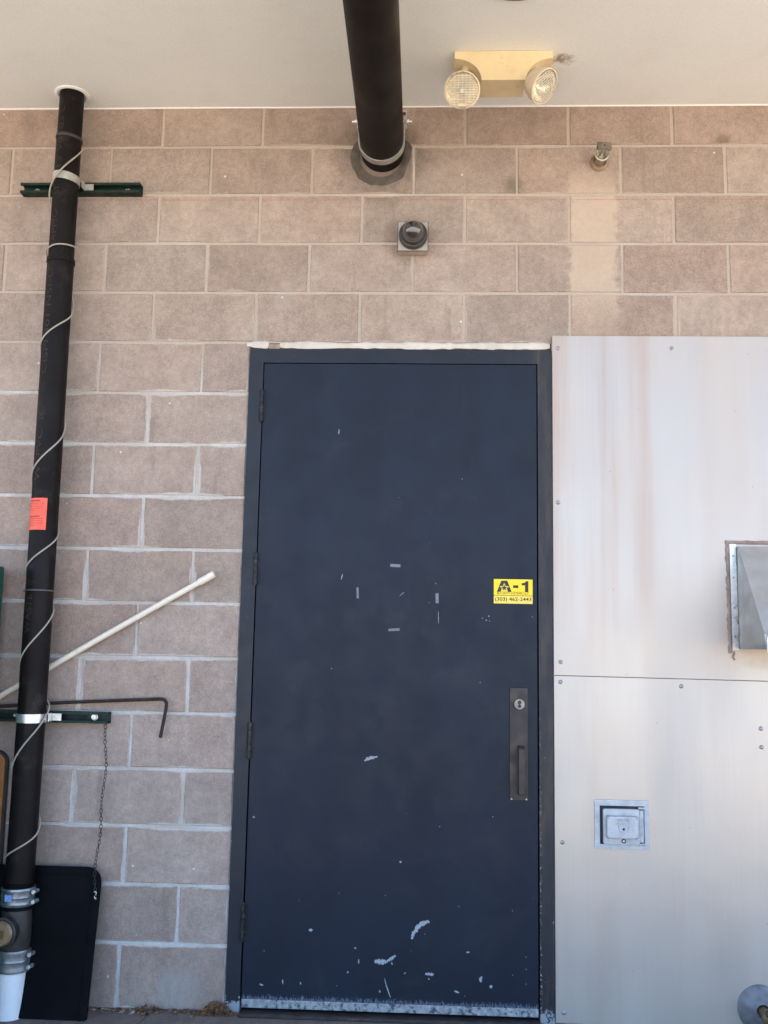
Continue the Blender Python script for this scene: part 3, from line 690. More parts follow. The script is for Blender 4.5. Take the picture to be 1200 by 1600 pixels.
emit('boss', prism(bmesh.new(), rrect(1.3275, 1.4365, 0.6190, 0.6955, 0.007, 4), -0.0520, -0.0290, bev=0.0045), M_CAST, lid)
bm = bmesh.new(); box(bm, ix1 - 0.0185, ix1 - 0.004, -0.0240, -0.0142, iz0 + 0.009, iz1 - 0.013, bev=0.0012)
emit('hinge_leaf', bm, M_CAST, hy, smooth=30)
for z in (iz0 + 0.002, iz1 - 0.0065):
    bm = bmesh.new(); tube(bm, [(ix1 - 0.022, -0.0185, z), (ix1 - 0.001, -0.0185, z)], 0.0042, 10); emit('hinge_knuckle', bm, M_CAST, hy)
bm = bmesh.new(); merge(bm, fit_text('WATER', 0.0430, 0.0105, 0.0, 0.0008), lambda c: Vector((1.3835 + c.x, -0.0521 - c.z, 0.6830 + c.y)))
emit('lettering', bm, plain('cast_letter', (0.22, 0.23, 0.25), 0.5, 0.5), lid, smooth=0, kind='stuff')
bm = bmesh.new()
for p, q in (((1.3640, 0.6735), (1.4060, 0.6735)), ((1.3640, 0.6735), (1.3720, 0.6410)), ((1.4060, 0.6735), (1.3990, 0.6410))):
    tube(bm, [(p[0], -0.0522, p[1]), (q[0], -0.0522, q[1])], 0.0008, 6)
tube(bm, [(1.3690, -0.0522, 0.6675), (1.4010, -0.0522, 0.6675)], 0.0008, 6)
emit('emblem', bm, plain('cast_line', (0.26, 0.27, 0.29), 0.5, 0.5), lid)
bm = bmesh.new(); lathe(bm, (1.3855, -0.0518, 0.6520), (0, -1, 0), [(0, 0.0045), (0.0006, 0.0042), (0.0007, 0)], 14, cap=False); emit('key_hole', bm, M_DARKGAP, lid)
bm = bmesh.new(); lathe(bm, (1.3890, -0.0300, 0.6080), (0, -1, 0), [(0, 0.0075), (0.003, 0.0075), (0.004, 0.006), (0.0041, 0)], 16, cap=False); emit('lock', bm, M_FITTING, lid)
bm = bmesh.new(); lathe(bm, (1.3885, -0.0340, 0.6085), (0, -1, 0), [(0, 0.0042), (0.0015, 0.003), (0.0016, 0)], 12, cap=False); emit('lock_pin', bm, M_ZINC, lid)

# ================================================================== HOSE BIB AT THE FOOT
hb = thing('hose_bib', 'weathered hose tap with round wall flange low in the right corner', 'tap', (1.853, -0.0127, 0.058))
C0 = Vector((1.853, -0.0127, 0.058))
bm = bmesh.new(); lathe(bm, C0, (0, -1, 0), [(0, 0.079), (0.003, 0.0785), (0.010, 0.070), (0.020, 0.050), (0.027, 0.030), (0.030, 0.022)], 40, cap=False); emit('flange', bm, M_BIB, hb)
bm = bmesh.new(); lathe(bm, C0, (0, -1, 0), [(0.02, 0.016), (0.075, 0.016), (0.080, 0.024), (0.105, 0.026), (0.115, 0.020), (0.135, 0.018)], 20)
tube(bm, [C0 + Vector((0, -0.09, -0.005)), C0 + Vector((0.0, -0.12, -0.02)), C0 + Vector((0, -0.14, -0.045)), C0 + Vector((0, -0.142, -0.066))], [0.018, 0.018, 0.017, 0.019], 16)
emit('body', bm, M_BRASS, hb)
bm = bmesh.new(); hc = C0 + Vector((0.0, -0.150, 0.030)); ax_ = Vector((0, -0.8, 0.6)).normalized()
tube(bm, [C0 + Vector((0, -0.115, 0.005)), hc], 0.006, 10)
_, u_, v_ = frame_of(ax_)
tube(bm, [hc + (u_ * math.cos(2 * math.pi * k / 24) + v_ * math.sin(2 * math.pi * k / 24)) * (0.026 + 0.003 * math.cos(k * 2 * math.pi / 24 * 6)) for k in range(25)], 0.0045, 8)
for k in range(3):
    a = k * 2 * math.pi / 3; tube(bm, [hc, hc + (u_ * math.cos(a) + v_ * math.sin(a)) * 0.026], 0.004, 8)
emit('handwheel', bm, M_FITTING, hb)

# ================================================================== EMERGENCY LIGHT
el = thing('emergency_light', 'cream twin-head emergency light hanging under the ceiling', 'emergency light', (0.935, -0.31, CZ))
ex0, ex1, ez, ebx0, ebx1 = 0.757, 1.113, 3.306, 0.855, 1.011
poly = [(ex0, CZ - 0.0008), (ex0, CZ - 0.030)]
for k in range(1, 12):
    a = R(90 * k / 11); poly.append((ex0 + (ebx0 - ex0) * math.sin(a), CZ - 0.030 - 0.084 * (1 - math.cos(a))))
m_ = [((ex0 + ex1) - x, z) for x, z in poly][::-1]
prism(bmesh.new(), poly, 0, 1).free()
emit('housing', prism(bmesh.new(), poly + m_, -0.366, -0.252, bev=0.0015), M_CREAM, el, smooth=30)
def lamp_head(c, d, rot, shade):
    c, d = Vector(c), Vector(d).normalized()
    hd = emit('lamp_head', lathe(bmesh.new(), c, d, [(-0.062, 0.012), (-0.060, 0.028), (-0.045, 0.046), (-0.020, 0.058), (0.0, 0.0615), (0.004, 0.0640), (0.010, 0.0640), (0.011, 0.0590), (0.006, 0.0575)], 40, cap=False), M_SHELL, el)
    emit('reflector', lathe(bmesh.new(), c, d, [(0.0035, 0.0572), (-0.010, 0.050), (-0.028, 0.034), (-0.036, 0.016), (-0.037, 0.0)], 36, cap=False), M_REFLECTOR, hd)
    bm = bmesh.new(); _, u, v = frame_of(d)
    u = (Vector(rot) - d * Vector(rot).dot(d)).normalized(); v = d.cross(u)
    n = 30; grid = {}
    for i in range(n + 1):
        for j in range(n + 1):
            x, y = -1 + 2 * i / n, -1 + 2 * j / n
            if x * x + y * y > 1.02: continue
            rr = math.hypot(x, y); bul = 0.010 * (1 - rr * rr) + 0.0018 * (abs(((y * 6.5) % 1) - 0.5) * 2) + 0.0009 * (abs(((x * 3.5) % 1) - 0.5) * 2)
            if rr > 1: x, y = x / rr, y / rr
            grid[i, j] = bm.verts.new(c + u * x * 0.0570 + v * y * 0.0570 + d * (0.006 + bul))
    for i in range(n):
        for j in range(n):
            q = [grid.get(k) for k in ((i, j), (i + 1, j), (i + 1, j + 1), (i, j + 1))]
            q = [k for k in q if k]
            if len(q) >= 3: bm.faces.new(q)
    emit('lens', bm, M_LENS, hd, smooth=0)
    bm = bmesh.new()
    for k in range(-6, 7):
        y = k / 7.2; w_ = math.sqrt(1 - y * y) * 0.95
        tube(bm, [c + u * (x * w_ * 0.057) + v * y * 0.057 + d * (0.0085 + 0.010 * (1 - y * y - (x * w_) ** 2)) for x in (-1, -0.6, -0.2, 0.2, 0.6, 1)], 0.0009, 5)
    for k in range(-3, 4):
        x = k / 4.2; w_ = math.sqrt(1 - x * x) * 0.95
        tube(bm, [c + v * (y * w_ * 0.057) + u * x * 0.057 + d * (0.0082 + 0.010 * (1 - x * x - (y * w_) ** 2)) for y in (-1, -0.6, -0.2, 0.2, 0.6, 1)], 0.0006, 5)
    emit('lens_ribs', bm, M_RIB, hd, smooth=0, kind='stuff')
    bm = bmesh.new(); lathe(bm, c - d * 0.030, d, [(0, 0.006), (0.012, 0.009), (0.02, 0.006)], 10); emit('bulb', bm, M_ZINC, hd)
    bm = bmesh.new(); tp = c - d * 0.050
    tube(bm, [tp, tp.lerp(Vector((shade, -0.315, 3.375)), 0.5), Vector((shade, -0.315, 3.378))], [0.014, 0.013, 0.016], 14); emit('swivel', bm, M_SHELL, hd)
    return hd, u, v
hd, u, v = lamp_head((0.7850, -0.405, 3.2430), (-0.06, -0.86, -0.42), (1, 0, 0), 0.800)
c = Vector((0.7850, -0.405, 3.2430))
bm = bmesh.new(); box(bm, c.x - 0.016, c.x + 0.016, c.y - 0.016, c.y + 0.006, c.z - 0.070, c.z - 0.058, bev=0.002); emit('rim_clip', bm, M_SHELL, hd)
hd, u, v = lamp_head((1.0700, -0.400, 3.2620), (0.66, -0.42, -0.62), (0.7, 0.1, 0.7), 1.060)

# ================================================================== HORIZONTAL BLACK PIPE OUT OF THE WALL
bp = thing('drain_pipe', 'thick black horizontal pipe coming out of the wall above the door', 'pipe', (0.4835, 0.0, 3.226))
PC = Vector((0.4835, 0, 3.2265)); PR = 0.0855
bm = bmesh.new(); pts = [PC + Vector((0, 0.05, 0)), PC + Vector((0.001, -0.05, 0)), PC + Vector((0.004, -1.0, -0.002)), PC + Vector((0.006, -2.2, -0.004))]
for k in range(1, 9):
    a = R(90 * k / 8); pts.append(PC + Vector((0.006, -2.2 - 0.16 * math.sin(a), -0.004 + 0.16 * (1 - math.cos(a)))))
pts.append(PC + Vector((0.006, -2.36, 0.25)))
tube(bm, pts, PR, 40); emit('pipe', bm, M_DARKPIPE, bp)
bm = bmesh.new()
ring = []; n = 40
outer, inner = [], []
for k in range(n):
    a = 2 * math.pi * k / n
    r = 0.120 * (1 + 0.12 * mnoise.noise((math.cos(a) * 1.5, math.sin(a) * 1.5, 2)) + 0.07 * mnoise.noise((math.cos(a) * 5, math.sin(a) * 5, 8)))
    P = lambda rr, y: bm.verts.new((PC.x - 0.006 + rr * math.cos(a), y, PC.z - 0.022 + rr * math.sin(a)))
    outer.append((P(r, -0.0006), P(r * 0.97, -0.0055), P(0.100, -0.0075), P(0.085, -0.006)))
for k in range(n):
    p, q = outer[k], outer[(k + 1) % n]
    for j in range(3): bm.faces.new((p[j], q[j], q[j + 1], p[j + 1]))
emit('grout_collar', bm, M_GROUT, bp, smooth=60)
# clevis strap round the pipe, hung from the ceiling
bm = bmesh.new(); ry, rz = -0.062, 0
def strap(bm, y0, y1, r0, r1, a0, a1, n=44, cx=PC.x, cz=PC.z):
    rows = []
    for k in range(n + 1):
        a = R(a0 + (a1 - a0) * k / n); ca, sa = math.cos(a), math.sin(a)
        rows.append([bm.verts.new((cx + r * ca, y, cz + r * sa)) for r, y in ((r0, y0), (r1, y0), (r1, y1), (r0, y1))])
    for k in range(n):
        for j in range(4): bm.faces.new((rows[k][j], rows[k][(j + 1) % 4], rows[k + 1][(j + 1) % 4], rows[k + 1][j]))
    bm.faces.new(rows[0]); bm.faces.new(rows[-1][::-1])
strap(bm, -0.100, -0.068, 0.0862, 0.0905, 180, 360)
for s in (-1, 1):
    xx = PC.x + s * 0.0884
    box(bm, xx - 0.0022, xx + 0.0022, -0.100, -0.068, PC.z, PC.z + 0.100)
    xo = PC.x + s * 0.0945
    box(bm, xo - 0.0022, xo + 0.0022, -0.098, -0.070, PC.z + 0.045, PC.z + 0.115)
box(bm, PC.x - 0.0967, PC.x + 0.0967, -0.098, -0.070, PC.z + 0.115, PC.z + 0.120)
emit('clevis_strap', bm, M_STEEL, bp, smooth=40)
bm = bmesh.new(); zb = PC.z + 0.082
tube(bm, [(PC.x - 0.110, -0.084, zb), (PC.x + 0.112, -0.084, zb)], 0.005, 10)
for s in (-1, 1):
    lathe(bm, (PC.x + s * 0.0985, -0.084, zb), (s, 0, 0), [(0, 0.010), (0.008, 0.010)], 6)
    lathe(bm, (PC.x + s * 0.1075, -0.084, zb), (s, 0, 0), [(0, 0.005), (0.010, 0.005)], 8)
emit('cross_bolt', bm, M_ZINC, bp)
bm = bmesh.new(); tube(bm, [(PC.x, -0.084, PC.z + 0.1), (PC.x, -0.084, CZ + 0.05)], 0.006, 10); emit('hanger_rod', bm, M_STEEL, bp)

# ================================================================== DOME CAMERA
dc = thing('dome_camera', 'small dark dome camera on a square grey box above the door', 'camera', (0.6105, 0, 2.79))
cx, cz = 0.6105, 2.852
emit('back_box', B(cx - 0.056, cx + 0.056, -0.047, -0.0014, cz - 0.057, cz + 0.057, bev=0.003), M_BOXPLATE, dc)
emit('cover_plate', B(cx - 0.0595, cx + 0.0595, -0.0495, -0.0472, cz - 0.060, cz + 0.060, bev=0.0008), M_FITTING, dc)
emit('plate_face', B(cx - 0.0572, cx + 0.0572, -0.0506, -0.0496, cz - 0.0577, cz + 0.0577), plain('plate_grey', (0.40, 0.36, 0.32), 0.45, 0.2, var=0.06), dc, smooth=0)
bs = emit('base_ring', lathe(bmesh.new(), (cx + 0.001, -0.0507, cz), (0, -1, 0), [(0, 0.0550), (0.022, 0.0550), (0.026, 0.0530), (0.027, 0.0470), (0.042, 0.0460), (0.046, 0.0430), (0.047, 0.0395)], 44, cap=False), M_CAMBODY, dc)
prof = [(0.047 + 0.044 * math.sin(R(a)), 0.0395 * math.cos(R(a))) for a in range(0, 91, 9)]
emit('dome', lathe(bmesh.new(), (cx + 0.001, -0.0507, cz), (0, -1, 0), prof, 40, cap=False), M_SMOKE, dc, smooth=60)
bm = bmesh.new(); lathe(bm, (cx + 0.013, -0.0507 - 0.0345, cz - 0.0455), (0, -0.85, -0.5), [(0, 0.0030), (0.0012, 0.0028), (0.0013, 0)], 10, cap=False); emit('set_screw', bm, M_DARKGAP, bs)
bm = bmesh.new(); tube(bm, [(cx - 0.03 + 0.004 * k, -0.0507 - 0.018, cz - 0.0552 * math.sin(R(60 + 6 * k)) - 0.0 + 0.006) for k in range(3)], 0.0015, 6); emit('latch', bm, M_ZINC, bs)

# ================================================================== SIDEWALL FIRE SPRINKLER
sp = thing('fire_sprinkler', 'small metal sidewall fire sprinkler sticking out of the upper right wall', 'sprinkler', (1.338, 0, 3.195))
cx, cz = 1.338, 3.178
emit('escutcheon', lathe(bmesh.new(), (cx, -0.0005, cz), (0, -1, 0), [(0, 0.036), (0.002, 0.0355), (0.010, 0.031), (0.012, 0.027), (0.004, 0.0245), (0.002, 0.012)], 32, cap=False), plain('stained_cup', (0.30, 0.22, 0.15), 0.55, 0.4, var=0.3), sp)
bd = emit('body', lathe(bmesh.new(), (cx, 0, cz), (0, -1, 0), [(0.0, 0.016), (0.060, 0.016), (0.062, 0.0275), (0.070, 0.0275), (0.072, 0.0240), (0.068, 0.0200), (0.062, 0.014), (0.061, 0.0)], 28, cap=False), plain('satin_chrome', (0.50, 0.45, 0.38), 0.4, 0.75, var=0.2, vs=60), sp)
bm = bmesh.new()
for s in (-1, 1): tube(bm, [(cx + s * 0.017, -0.066, cz), (cx + s * 0.016, -0.082, cz + 0.001), (cx + s * 0.006, -0.100, cz + 0.002), (cx, -0.106, cz + 0.002)], 0.0034, 8)
tube(bm, [(cx, -0.060, cz), (cx, -0.106, cz + 0.002)], 0.0048, 8)
emit('frame_arm', bm, M_STEEL, sp)
bm = bmesh.new()
box(bm, cx - 0.024, cx + 0.030, -0.1085, -0.1065, cz - 0.004, cz + 0.027, bev=0.0006)
prism(bm, [(cx - 0.024, -0.1080), (cx + 0.030, -0.1080), (cx + 0.036, -0.045), (cx - 0.018, -0.045)], cz + 0.0275, cz + 0.0293, axis='Z')
emit('deflector', bm, plain('stained_plate', (0.20, 0.165, 0.125), 0.5, 0.5, var=0.3), sp, smooth=30)
bm = bmesh.new(); lathe(bm, (cx + 0.003, -0.1086, cz + 0.016), (0, -1, 0), [(0, 0.0035), (0.0006, 0.0035), (0.0007, 0)], 10, cap=False); emit('deflector_hole', bm, M_DARKGAP, sp)

# ================================================================== VERTICAL BLACK PIPE AT LEFT
rp = thing('riser_pipe', 'black vertical drain pipe at left with a white foot and orange label', 'pipe', (-0.746, -0.100, GZ))
PX, PY, RR = -0.746, -0.102, 0.0500
def pcx(z): return PX + 0.002 * math.sin(z * 1.7) - 0.006 * max(0, 1 - z)
emit('upper_pipe', tube(bmesh.new(), [(pcx(z), PY, z) for z in (0.40, 0.6, 0.8, 1.0, 1.2, 1.45, 1.7, 2.0, 2.3, 2.6, 2.735)], RR, 36), M_BLACKPIPE, rp)
emit('middle_pipe', tube(bmesh.new(), [(pcx(z), PY, z) for z in (2.722, 2.9, 3.1, 3.235)], [RR - 0.0022] * 4, 36), M_BLACKPIPE, rp)
bm = bmesh.new(); tube(bm, [(pcx(z), PY, z) for z in (3.20, 3.43)], [RR - 0.0035] * 2, 36); emit('top_pipe', bm, M_BLACKPIPE, rp)
bm = bmesh.new(); lathe(bm, (pcx(2.72), PY, 2.716), (0, 0, 1), [(0, RR + 0.0005), (0.001, RR + 0.0028), (0.018, RR + 0.0028), (0.020, RR - 0.001)], 36, cap=False); emit('joint_collar', bm, M_BLACKPIPE, rp)
bm = bmesh.new(); lathe(bm, (pcx(3.22), PY, 3.222), (0.10, 0, 1), [(0, RR + 0.0002), (0.002, RR + 0.0014), (0.013, RR + 0.0010), (0.014, RR - 0.004)], 36, cap=False); emit('tape_edge', bm, M_FITTING, rp)
bm = bmesh.new(); lathe(bm, (pcx(1.457), PY, 1.4535), (0, 0, 1), [(0, RR + 0.0003), (0.0005, RR + 0.0018), (0.0050, RR + 0.0018), (0.0055, RR + 0.0003)], 36, cap=False)
box(bm, pcx(1.457) - RR - 0.010, pcx(1.457) - RR + 0.002, PY - 0.004, PY + 0.004, 1.450, 1.459, bev=0.001)
emit('cable_tie', bm, plain('grey_tie', (0.09, 0.09, 0.10), 0.5), rp)
bm = bmesh.new(); lathe(bm, (pcx(3.4), PY, CZ - 0.006), (0, 0, 1), [(0.0, RR + 0.003), (-0.001, RR + 0.010), (0.002, RR + 0.016), (0.0055, RR + 0.017)], 36, cap=False); emit('ceiling_collar', bm, M_CEIL, rp)
# lower assembly: band, cleanout tee, band, white pipe
def band(z0, z1, r, lab):
    bm = bmesh.new(); h = z1 - z0
    lathe(bm, (pcx(0.3), PY, z0), (0, 0, 1), [(0, r - 0.004), (0.0, r), (h * 0.12, r + 0.0015), (h * 0.2, r - 0.001), (h * 0.45, r - 0.0005), (h * 0.5, r + 0.001), (h * 0.55, r - 0.0005), (h * 0.8, r - 0.001), (h * 0.88, r + 0.0015), (h, r), (h, r - 0.004)], 36, cap=False)
    b = emit('coupling_band', bm, M_STAINLESS, rp)
    for zz in (z0 + h * 0.22, z0 + h * 0.78):
        bm = bmesh.new(); a = R(-8); c = Vector((pcx(0.3) + (r + 0.006) * math.cos(a), PY + (r + 0.006) * math.sin(a), zz))
        tube(bm, [c + Vector((0.004, 0.016, 0)), c + Vector((0, -0.014, 0))], 0.0075, 10)
        lathe(bm, c + Vector((0, -0.014, 0)), (0, -1, 0), [(0, 0.0055), (0.005, 0.0055)], 6)
        emit('band_screw', bm, M_ZINC, b)
    return b
b1 = band(0.352, 0.412, RR + 0.0075, 'a'); b2 = band(0.132, 0.205, RR + 0.0065, 'b')
emit('rubber_sleeve', lathe(bmesh.new(), (pcx(0.3), PY, 0.338), (0, 0, 1), [(0, RR), (0.0, RR + 0.0035), (0.088, RR + 0.0035), (0.092, RR - 0.001)], 36, cap=False), M_BLACKPL, rp)
tee = emit('cleanout_tee', lathe(bmesh.new(), (pcx(0.3), PY, 0.19), (0, 0, 1), [(0, RR - 0.002), (0.02, RR), (0.05, RR + 0.003), (0.10, RR + 0.003), (0.14, RR), (0.165, RR - 0.002)], 36, cap=False), M_FITTING, rp)
TC = Vector((pcx(0.3) - 0.010, PY, 0.270)); td = Vector((-0.06, -1, 0.05))
emit('cleanout_hub', lathe(bmesh.new(), TC, td, [(0.0, 0.044), (0.060, 0.046), (0.066, 0.052), (0.086, 0.052), (0.090, 0.046), (0.084, 0.043)], 36, cap=False), M_FITTING, tee)
plug = lathe(bmesh.new(), TC, td, [(0.084, 0.044), (0.092, 0.042), (0.097, 0.036), (0.098, 0.0)], 30, cap=False)
lathe(plug, TC + td.normalized() * 0.096, td, [(0, 0.0165), (0.022, 0.0145), (0.0225, 0.0)], 4, cap=False)
emit('cleanout_plug', plug, M_BRASS, tee)
emit('white_foot_pipe', tube(bmesh.new(), [(pcx(0.0), PY, z) for z in (GZ - 0.05, 0.05, 0.15)], [RR - 0.0005] * 3, 36), M_WPVC, rp, label='white plastic pipe section at the foot')
bm = bmesh.new(); b = bmesh.new()
prism(bm, [(-0.012, -0.011), (0.012, -0.011), (0.012, 0.011), (-0.012, 0.011)], 0, 0.001, axis='Z')
lab = bmesh.new(); merge(lab, bm, lambda c: Vector((pcx(0.3) + (RR + 0.0105 + c.z) * math.cos(R(-100) + c.x / 0.056), PY + (RR + 0.0105 + c.z) * math.sin(R(-100) + c.x / 0.056), 0.384 + c.y)))
emit('band_tag', lab, plain('blue_tag', (0.20, 0.35, 0.70), 0.4, var=0.3, vs=150), b1, smooth=0)
# orange warning label bent round the pipe
def wrap(c, zc, ang, r, up=False): return Vector((pcx(zc) + (r + c.z) * math.cos(ang + c.x / RR), PY + (r + c.z) * math.sin(ang + c.x / RR), zc + c.y))
bm = bmesh.new(); n = 14; LW, LH, LZ, LA = 0.092, 0.118, 1.7360, R(-113)
rows = [[bm.verts.new(wrap(Vector((-LW / 2 + LW * i / n, s * LH / 2, 0)), LZ, LA, RR + 0.0009)) for i in range(n + 1)] for s in (-1, 1)]
for i in range(n): bm.faces.new((rows[0][i], rows[0][i + 1], rows[1][i + 1], rows[1][i]))
ol = emit('warning_label', bm, M_ORANGE, rp, smooth=60, label='orange printed warning label on the black pipe')
bm = bmesh.new(); rnd = random.Random(3)
def dash(x0, x1, z, h):
    k = max(1, int((x1 - x0) / 0.004)); 
    for i in range(k):
        a, b = x0 + (x1 - x0) * i / k, x0 + (x1 - x0) * (i + 1) / k
        bm.faces.new([bm.verts.new(wrap(Vector(p), LZ, LA, RR + 0.0014)) for p in ((a, z, 0), (b, z, 0), (b, z + h, 0), (a, z + h, 0))])
for blk, z0 in ((0, 0.046), (1, -0.012)):
    dash(-0.028, 0.022, z0, 0.0045)
    for r_ in range(5):
        z = z0 - 0.008 - 0.0062 * r_; x = -0.036
        end = 0.034 if r_ < 4 else 0.005
        while x < end:
            L = rnd.uniform(0.004, 0.012); dash(x, min(end, x + L), z, 0.0016 if r_ else 0.0026); x += L + 0.0022
emit('label_print', bm, plain('label_ink', (0.30, 0.035, 0.02), 0.6), ol, smooth=0, kind='stuff')
# faint factory print running up the pipe
M_PRINT = plain('faded_print', (0.038, 0.034, 0.032), 0.6, spec=0.15, var=0.35, vs=60)
def pipe_text(s, zc, length, ang=R(-112), h=0.023, r=RR):
    t = fit_text(s, length * 0.94, h)
    for k in range(-4, 5):
        bmesh.ops.bisect_plane(t, geom=t.verts[:] + t.edges[:] + t.faces[:], plane_co=(0, k * 0.004, 0), plane_no=(0, 1, 0))
    out = bmesh.new()
    merge(out, t, lambda c: Vector((pcx(zc) + (r + 0.0009) * math.cos(ang - c.y / r), PY + (r + 0.0009) * math.sin(ang - c.y / r), zc + c.x)))
    emit('pipe_print', out, M_PRINT, rp, smooth=60, kind='stuff')
pipe_text('W  PVC  IC', 2.00, 0.30); pipe_text('CISPI 301 NSI-U', 2.475, 0.44); pipe_text('IAPMO', 2.85, 0.15, r=RR - 0.0022); pipe_text('ST', 3.00, 0.04, r=RR - 0.0022)
pipe_text('13 98', 3.155, 0.13, r=RR - 0.0022); pipe_text('83 L', 3.30, 0.10, r=RR - 0.0035); pipe_text('WASTE', 1.37, 0.15, h=0.026)

# ================================================================== CABLE WOUND ROUND THE PIPE
key = [(3.205, 20), (3.185, 0), (2.962, -180), (2.79, -350), (2.782, -362), (2.774, -450), (2.752, -540), (2.66, -640), (2.506, -720), (2.366, -900), (2.042, -1080), (1.858, -1260), (1.654, -1440),
       (1.510, -1620), (1.370, -1800), (1.159, -1980), (1.024, -2160), (0.784, -2340), (0.598, -2520), (0.496, -2700), (0.44, -2800)]
def key_at(t, vals):
    k = min(int(t), len(vals) - 2); f = t - k
    p0, p1, p2, p3 = vals[max(k - 1, 0)], vals[k], vals[k + 1], vals[min(k + 2, len(vals) - 1)]
    return p1 + (p2 - p1) * f if True else 0
pts = []
ss = 18
for i in range((len(key) - 1) * ss + 1):
    t = i / ss; z = key_at(t, [k[0] for k in key]); a = R(key_at(t, [k[1] for k in key]))
    loose = 0.003 + 0.0045 * max(0, mnoise.noise((z * 4, 1, 0)))
    if 0.93 < z < 1.05: loose += 0.0075
    if 2.97 < z < 3.12: loose += 0.006
    r = RR + 0.0030 + loose
    pts.append(Vector((pcx(z) + r * math.cos(a), PY + r * math.sin(a), z)))
for _ in range(6): pts = [pts[0]] + [(pts[i - 1] + pts[i] * 2 + pts[i + 1]) / 4 for i in range(1, len(pts) - 1)] + [pts[-1]]
cb = emit('cable', tube(bmesh.new(), pts, 0.0031, 8), M_CABLE, None, smooth=60, label='beige cable spiralling down round the black vertical pipe', cat='cable')

# ================================================================== STRUT CHANNELS WITH CLAMPS
def strut(label, x0, x1, zc, clamp_mat):
    t = thing('strut_channel', label, 'strut', ((x0 + x1) / 2, 0, zc))
    h, d, th, lip = 0.0205, 0.0413, 0.0026, 0.0075
    prof = [(-0.0014, zc - h), (-d, zc - h), (-d, zc - h + 0.0095), (-d + lip, zc - h + 0.0095), (-d + lip, zc - h + 0.0095 - th), (-d + th, zc - h + 0.0095 - th), (-d + th, zc - h + th), (-0.0014 - th, zc - h + th),
            (-0.0014 - th, zc + h - th), (-d + th, zc + h - th), (-d + th, zc + h - 0.0095 + th), (-d + lip, zc + h - 0.0095 + th), (-d + lip, zc + h - 0.0095), (-d, zc + h - 0.0095), (-d, zc + h), (-0.0014, zc + h)]
    ch = emit('channel', prism(bmesh.new(), prof, x0, x1, axis='X'), M_STRUT, t, smooth=0)
    x = x0 + 0.03
    while x < x1 - 0.02:
        emit('slot', prism(bmesh.new(), rrect(x - 0.014, x + 0.014, zc - 0.0055, zc + 0.0055, 0.0054, 4), -0.0050, -0.0041), M_STEEL if random.random() < 0.3 else M_DARKGAP, ch, smooth=0); x += 0.0505
    for x in (x0 + 0.055, x1 - 0.060):
        bm = bmesh.new(); lathe(bm, (x, -0.0042, zc), (0, -1, 0), [(0, 0.0125), (0.003, 0.0125), (0.0032, 0.008), (0.010, 0.008), (0.0102, 0)], 6 * 2, cap=False); emit('anchor_bolt', bm, M_ZINC, t)
    # two-piece clamp round the pipe
    bm = bmesh.new(); r0, r1 = RR + 0.0002, RR + 0.0024; cx = pcx(zc); n = 40
    rows = []
    for k in range(n + 1):
        a = R(42 - 264 * k / n); ca, sa = math.cos(a), math.sin(a)
        zo = 0.012 * (0 if clamp_mat is M_ZINC else -math.cos(a) * 0.6)
        rows.append([bm.verts.new((cx + r * ca, PY + r * sa, zc + zz + zo)) for r, zz in ((r0, -0.0155), (r1, -0.0155), (r1, 0.0155), (r0, 0.0155))])
    for k in range(n):
        for j in range(4): bm.faces.new((rows[k][j], rows[k][(j + 1) % 4], rows[k + 1][(j + 1) % 4], rows[k + 1][j]))
    bm.faces.new(rows[0]); bm.faces.new(rows[-1][::-1])
    cl = emit('pipe_clamp', bm, clamp_mat, t, smooth=40)
    for s in (-1, 1):
        bm = bmesh.new(); xx = cx + s * 0.044
        box(bm, xx - 0.002 + s * 0.008, xx + 0.002 + s * 0.008, -0.075, -0.030, zc - 0.0155, zc + 0.0155, bev=0.0006)
        if s > 0: box(bm, xx + 0.010, xx + 0.044, -0.0445, -0.0420, zc - 0.013, zc + 0.013, bev=0.0006)
        emit('clamp_ear', bm, clamp_mat, cl, smooth=30)
    return t
strut('dark green strut channel holding the black vertical pipe near the ceiling', -0.957, -0.474, 3.0600, plain('dull_galv', (0.42, 0.41, 0.37), 0.5, 0.5, var=0.15, vs=40))
strut('dark green strut channel behind the black vertical pipe at the level of the bent rod', -1.02, -0.4840, 0.9965, M_ZINC)
# copper-brown clamp bolt lug at the upper clamp
# ================================================================== PVC STICK, BENT ROD, CHAIN
d0, d1 = Vector((-0.1215, -0.024, 1.5300)), Vector((-0.725, -0.024, 1.1625))
dirv = (d1 - d0).normalized(); far_end = d0 + dirv * ((d0.z - GZ - 0.012) / -dirv.z)
t = thing('plastic_stick', 'long white plastic pipe slanting across the wall behind the black vertical pipe', 'plastic pipe', tuple(far_end))
pts = [d0 + (far_end - d0) * (k / 12) + Vector((0, 0, 0.010 * math.sin(math.pi * min(1, k / 6)))) for k in range(13)]
emit('tube', tube(bmesh.new(), pts, 0.0110, 16), M_PVC, t)
e = (pts[1] - pts[0]).normalized()
bm = bmesh.new(); lathe(bm, d0 - e * 0.006, e, [(0.012, 0.0105), (0.0, 0.0112), (0.0, 0.0138), (0.062, 0.0138), (0.066, 0.0112)], 18, cap=False); emit('socket_end', bm, M_PVC, t)
rod = [(-1.60, -0.030, 0.9900 - 0.004), (-0.885, -0.028, 1.0310), (-0.647, -0.026, 1.0490), (-0.292, -0.026, 1.0690)]
for k in range(1, 7):
    a = R(15 * k + 0); rod.append((-0.292 + 0.020 * math.sin(a), -0.026, 1.0690 - 0.020 * (1 - math.cos(a))))
rod += [(-0.2735, -0.026, 1.030), (-0.2890, -0.026, 0.9290)]
emit('bent_rod', tube(bmesh.new(), rod, 0.0062, 10), M_RUST, None, label='rusty steel rod with its end bent down, lying on the lower strut', cat='rod')
